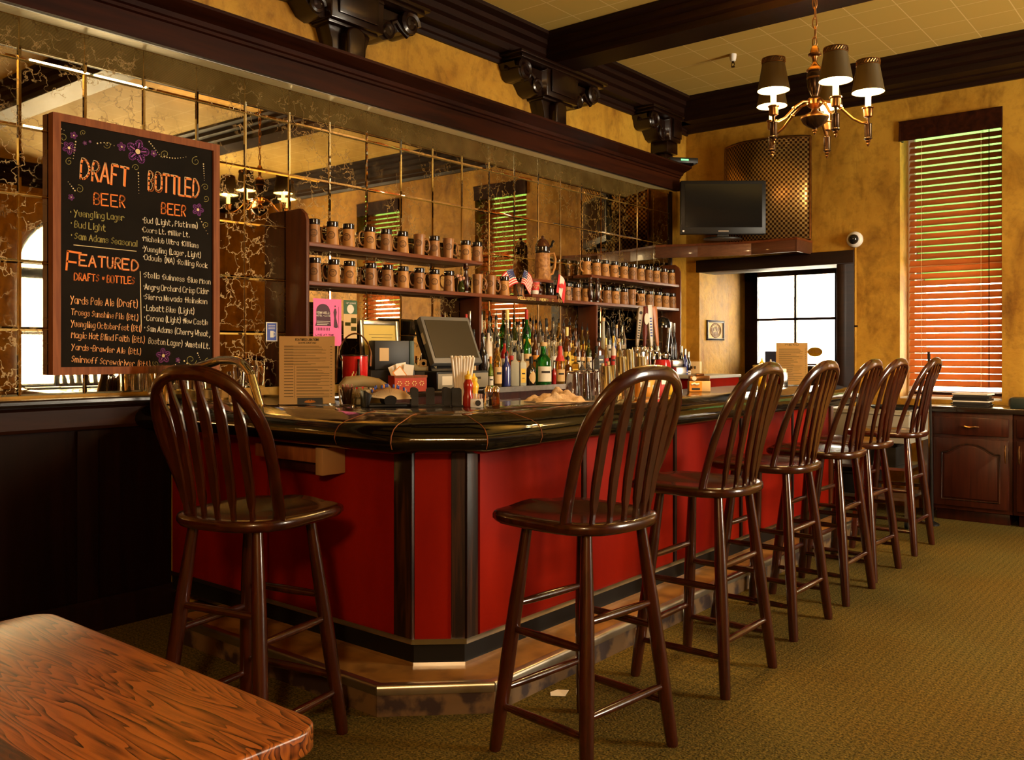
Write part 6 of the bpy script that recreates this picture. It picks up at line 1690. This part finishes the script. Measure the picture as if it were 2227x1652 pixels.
poster('pink_poster', 'pink music poster with a black singer drawing on the mug shelving', (681, 648, 742, 752), M['pink'], [('dark_panel', M['pink'], lambda mb, w_, h, f: None)][:0] + [('dark_shape', M['pinkdk'], pk_blob), ('singer_drawing', M['pinkdk'], pk_lady), ('pale_print', LB['white'], pk_txt), ('dark_print', M['pinkdk'], pk_low)])
def gp_top(mb, w_, h, f): rect(mb, f, 0, w_, h * .64, h)
def gp_seal(mb, w_, h, f):
    mb.add([f(w_ * .5 + w_ * .26 * math.cos(a), h * .77 + w_ * .26 * math.sin(a), .0005) for a in [2 * PI * k / 24 for k in range(24)]], [tuple(range(24))])
    lettering(mb, 'GOLF PACKAGE', (w_ * .1, h * .91), (w_ * .9, h * .91), h * .035, h * .009, f, .0005, sp=1.2)
def gp_ph(mb, w_, h, f):
    rect(mb, f, w_ * .1, w_ * .52, h * .33, h * .42, .0003); rect(mb, f, w_ * .55, w_ * .95, h * .4, h * .54, .0003); rect(mb, f, w_ * .55, w_ * .95, h * .2, h * .31, .0003)
poster('golf_leaflet', 'green and tan leaflet with a round seal beside the pink poster', (747, 652, 776, 736), LB['tan'], [('green_header', M['green'], gp_top), ('seal', LB['white'], gp_seal), ('photo_blocks', B['dgreen'], gp_ph)])
def bs_b(mb, w_, h, f): rect(mb, f, w_ * .1, w_ * .9, h * .05, h * .95)
def bs_m(mb, w_, h, f):
    rect(mb, f, w_ * .36, w_ * .66, h * .2, h * .55, .0005); ribbon(mb, [(w_ * .66, h * .48), (w_ * .78, h * .48), (w_ * .78, h * .28), (w_ * .66, h * .28)], w_ * .05, .0005, f)
    for k in range(3): ribbon(mb, [(w_ * .22, h * (.82 - .08 * k)), (w_ * .78, h * (.82 - .08 * k))], h * .03, .0005, f)
poster('mug_sticker', 'small blue and white sticker with a beer mug on the mirror', (578, 700, 603, 742), LB['white'], [('blue_field', M['bluep'], bs_b), ('mug_drawing', LB['white'], bs_m)], XM + .0085)
# stemware and pint glasses on the ledge left of the menu
for i, px in enumerate((336, 372, 412, 448, 484, 516)):
    X_ = -4.095 + (.0 if i % 2 else .012); y = onX(px, 830, X_).y
    if 2.36 < y < 2.47: y = 2.47 if y > 2.41 else 2.355
    t = thing('ledge_glass', 'clear beer glass, %s from the left in the row under the chalkboard' % ORD[i], 'glass', (X_, y, 1.0855 if y < 2.4 else ZB + .0005), 0, 'beer glasses under the chalkboard')
    MB().lathe([(.001, 0), (.030, 0), (.031, .004), (.041, .145), (.0395, .145), (.029, .012), (.001, .010)], 18, cap=False).build('glass_body', M['glass'], t)
# ================================================================== right hand cabinets under the window
CZ, CY0 = .87, 7.45
cx0 = onY(2024, 1000, CY0).x; cx1 = onY(2203, 1000, CY0).x; uw = cx1 - cx0
tag(MB().bx(cx0 - .02, cx0 + 2 * uw, CY0 - .025, YF - .001, CZ - .04, CZ).build('counter_top', M['bartop'], bevel=.006), 'dark counter top running under the blind and over the wooden cabinets', 'counter top')
def cathedral(x0, x1, z0, z1):
    n = 14; p = [(x0, z0), (x1, z0), (x1, z1 - .07)]
    for k in range(n + 1):
        u = k / n; s_ = math.sin(PI * u)
        p.append((x1 - (x1 - x0) * u, z1 - .07 + .07 * max(0, (s_ - .35) / .65) ** .8))
    p.append((x0, z1 - .07))
    return p
XZ = Matrix(((1, 0, 0, 0), (0, 0, 1, 0), (0, 1, 0, 0), (0, 0, 0, 1)))
for i, lab in enumerate(('dark cherry base cabinet with arched door panel, nearest the farthest bar stool', 'dark cherry base cabinet cut off by the right edge of the photo')):
    t = thing('base_cabinet', lab, 'cabinet', (cx0 + i * uw, CY0, 0), 0, 'cabinets under the window')
    MB().bx(.002, uw - .002, 0, YF - CY0 - .002, .09, CZ - .041).bx(.03, uw - .03, .06, YF - CY0 - .002, 0, .0895).build('carcass', M['cab'], t, bevel=.003)
    dw = MB().bx(.025, uw - .025, -.02, -.0005, CZ - .21, CZ - .075).build('drawer', M['cab'], t, bevel=.006)
    MB().tube([(uw * .5 - .06, -.022, CZ - .145), (uw * .5 - .035, -.04, CZ - .142), (uw * .5, -.035, CZ - .15), (uw * .5 + .035, -.04, CZ - .142), (uw * .5 + .06, -.022, CZ - .145)], [.004, .006, .010, .006, .004], 8).build('drawer_pull', M['copper'], dw)
    d_ = MB().bx(.025, uw - .025, -.02, -.0005, .12, CZ - .235).build('door', M['cab'], t, bevel=.005)
    z0, z1 = .185, CZ - .29
    MB().prism(cathedral(.10, uw - .10, z0, z1), -.030, -.0201, XZ).build('raised_panel', M['cab'], d_, bevel=.008)
    pth = cathedral(.085, uw - .085, z0 - .015, z1 + .015)
    MB().tube([(x, -.0215, z) for x, z in pth], .006, 6, True).build('panel_bead', M['stile'], d_)
    hx_ = uw - .045 if i % 2 == 0 else .045
    MB().tube([(hx_, -.021, CZ - .27), (hx_, -.038, CZ - .30), (hx_, -.032, CZ - .335), (hx_, -.038, CZ - .37), (hx_, -.021, CZ - .40)], [.004, .006, .009, .006, .004], 8).build('door_pull', M['copper'], d_)
# stack of menus, ring binder
p = onY(2112, 870, CY0 + .12)
t0 = (p.x, CY0 + .16, CZ)
for k in range(11):
    t = tag(MB().bx(-.125, .125, -.09, .09, 0, .0085).build('menu_cover', M['paper'] if k in (4, 10) else M['leather'], loc=(t0[0] + rnd.uniform(-.008, .008), t0[1] + rnd.uniform(-.008, .008), CZ + .0005 + .0091 * k)),
        ('pale paper menu in the stack on the window counter, %s from the bottom' if k in (4, 10) else 'black menu cover in the stack on the window counter, %s from the bottom') % ORD[k], 'menu', 'stacked menus on the window counter')
    t.rotation_euler = (0, 0, R(rnd.uniform(-7, 7)))
p = onY(2218, 870, CY0 + .15)
t = thing('ring_binder', 'dark green ring binder on the counter at the right edge', 'binder', (p.x + .08, CY0 + .2, CZ + .0005), R(4))
MB().bx(-.14, .14, -.11, .11, 0, .075).build('cover', mat('green_cover', (.012, .022, .016), .5), t, bevel=.004)
mb = MB()
for k in range(9): mb.tube([(-.14 + .012 * math.cos(2 * PI * j / 8), -.09 + .022 * k, .040 + .034 * math.sin(2 * PI * j / 8)) for j in range(8)], .002, 5, True)
mb.build('ring_spine', M['steel'], t)
t = thing('paper_sheet', 'white sheet lying on the counter left of the menu stack', 'paper', (onY(2052, 868, CY0 + .15).x, CY0 + .13, CZ + .0005), R(8))
MB().bx(-.10, .10, -.07, .07, 0, .0015).build('sheet', M['paper'], t)
# pale utility cart with a tray, bins below
t = thing('utility_cart', 'pale grey metal utility cart standing past the end of the bar', 'cart', (-2.20, 7.14, 0))
gp = M['greypanel']
MB().bx(-.35, .33, -.27, .27, .828, .85).bx(-.35, .33, -.27, -.262, .85, .862).build('top', mat('pale_cart_top', (.34, .31, .23), .4), t, bevel=.003)
MB().bx(-.34, .32, -.26, .26, .62, .827).build('apron', gp, t, bevel=.003)
for sx in (-.325, .305):
    for sy in (-.245, .245):
        l_ = MB().bx(sx - .015, sx + .015, sy - .015, sy + .015, .07, .6195).build('leg', M['steel'], t)
        MB().lathe([(.035, -.012), (.035, .012)], 16, trm(sx, sy, .035) @ rotm('Y', R(90))).build('caster', M['black'], l_)
for z in (.20, .42): MB().bx(-.31, .29, -.25, .25, z, z + .02).build('shelf', M['steel'], t)
for i, (x, w_, z, lab) in enumerate(((-.12, .24, .2205, 'black plastic bin on the lowest shelf of the cart'), (.12, .2, .4405, 'black plastic bin on the middle shelf of the cart'))):
    t2 = thing('plastic_bin', lab, 'bin', (-2.20 + x, 7.12, z), 0, 'bins on the cart')
    MB().bx(-w_ / 2, w_ / 2, -.2, .2, 0, .15).build('tub', M['black'], t2, bevel=.012)
    MB().bx(-w_ / 2 - .01, w_ / 2 + .01, -.21, .21, .1505, .165).build('rim', M['black'], t2, bevel=.004)
pt_ = onZ(1940, 888, .85)
t = thing('serving_tray', 'round black serving tray on the pale utility cart', 'tray', (-2.03, 7.06, .863), 0)
MB().lathe([(.001, 0), (.155, 0), (.175, .022), (.178, .022), (.162, .004), (.155, .004), (.001, .003)], 36, cap=False).build('tray_body', M['black'], t)
p = onY(2019, 800, 7.15)
t = thing('thin_pole', 'thin dark pole standing upright behind the farthest stool', 'pole', (p.x + .02, 7.18, 0))
MB().tube([(0, 0, .02), (-.01, 0, .7), (-.025, 0, onY(2017, 765, 7.15).z)], .010, 8).build('shaft', M['black'], t)
MB().lathe([(.05, 0), (.05, .012), (.014, .03)], 16).build('foot', M['black'], t)
# low service counter behind the far end of the bar
t = thing('service_counter', 'pale topped red fronted counter behind the far end of the bar', 'counter', (-3.30, 6.72, 0))
MB().bx(-.25, .0, -.30, .38, 0, 1.075).build('body', M['red'], t)
MB().bx(-.27, .015, -.32, .40, 1.0755, 1.10).build('top', mat('pale_laminate', (.50, .50, .46), .25), t, bevel=.004)
# switch box on the wall sliver
p = onY(1513, 799, YF)
t = thing('switch_box', 'beige switch box with two toggles on the wall left of the entry', 'switch box', (max(p.x, XW + .07), YF, p.z), R(8))
MB().bx(-.062, .062, -.06, -.002, -.06, .06).build('box', M['cream'], t, bevel=.005)
MB().bx(-.022, -.012, -.072, -.0605, -.012, .016).bx(.012, .022, -.072, -.0605, -.012, .016).build('toggle', M['black'], t, bevel=.002)
# orange labelled tin and a small brass lighter-like box on the bar
q_ = place_on_bar(1520, X=-2.62)
t = thing('lidded_tin', 'old tin with an orange label standing on the bar behind the second stool', 'tin', q_, facing(1520) + R(8))
MB().bx(-.065, .065, -.045, .045, 0, .066).build('tin_body', LB['tan'], t, bevel=.004)
MB().bx(-.064, .012, -.0468, -.0455, .002, .064).build('orange_label', LB['orange'], t)
mb = MB(); mb.tube([(-.052, -.048, .046), (-.035, -.048, .052), (-.02, -.048, .046), (-.004, -.048, .05)], .006, 6); mb.build('pale_stripe', M['paper'], t)
MB().bx(-.05, .0, -.0478, -.0469, .010, .024).build('dark_band', M['ink'], t)
MB().bx(-.06, .062, -.042, .042, .0665, .098).build('lid', M['copper'], t, bevel=.004)
MB().lathe([(.014, 0), (.014, .008), (.006, .008)], 16, trm(-.035, -.0425, .082) @ rotm('X', R(90))).build('dial', LB['white'], t)
MB().bx(-.02, .03, -.02, .02, .0985, .112).build('knob', M['copper'], t, bevel=.003)
# far menu and condiments
q_ = place_on_bar(1722, X=-2.56)
menu_stand('menu_card_stand', 'tall cream menu card standing on the bar before the street door', 1686, 1752, 745, (q_[0], q_[1], ZB + .0005), R(-6), False, ('MENU',))
q_ = place_on_bar(1657, X=-2.60)
def squeeze_at(q_, h, m, capm, name, label):
    t = thing(name, label, 'bottle', (q_[0], q_[1], ZB + .0005), R(45))
    MB().lathe([(.026, 0), (.029, .01), (.028, h * .28), (.022, h * .42), (.027, h * .55), (.027, h * .64), (.016, h * .74), (.013, h * .78)], 20).build('squeeze_body', m, t)
    MB().lathe([(.018, h * .76), (.018, h * .86), (.008, h * .90), (.004, h)], 16).build('nozzle_cap', capm, t)
squeeze_at(q_, .20, M['yellow'], M['yellow'], 'mustard_bottle', 'yellow mustard bottle on the bar behind the second stool back')
q_ = place_on_bar(1676, X=-2.66); squeeze_at(q_, .19, M['ketchup'], M['white'], 'ketchup_bottle', 'red ketchup bottle on the bar behind the second stool back')
q_ = place_on_bar(1692, X=-2.55)
t = thing('bar_caddy', 'steel napkin holder with paper napkins behind the second stool back', 'caddy', q_, R(50))
MB().bx(-.06, .06, -.03, -.027, 0, .10).bx(-.06, .06, .027, .03, 0, .10).bx(-.06, .06, -.027, .027, 0, .004).build('holder', M['chrome'], t, bevel=.001)
MB().bx(-.055, .055, -.022, .022, .0045, .125).build('napkins', M['paper'], t, bevel=.004)
# scrap of paper on the carpet
p = onZ(1216, 1510, 0)
t = thing('paper_scrap', 'torn scrap of pale paper on the carpet by the near stool', 'paper', (p.x, p.y, 0.001), R(30))
MB().add([(-.03, -.02, 0), (.025, -.025, .004), (.035, .015, .012), (-.01, .03, .006), (-.035, .01, .002), (-.03, -.02, .001), (.025, -.025, .005), (.035, .015, .013), (-.01, .03, .007), (-.035, .01, .003)], [(4, 3, 2, 1, 0), (5, 6, 7, 8, 9)] + [(i, (i + 1) % 5, 5 + (i + 1) % 5, 5 + i) for i in range(5)]).build('scrap', M['paper'], t, smooth=False)
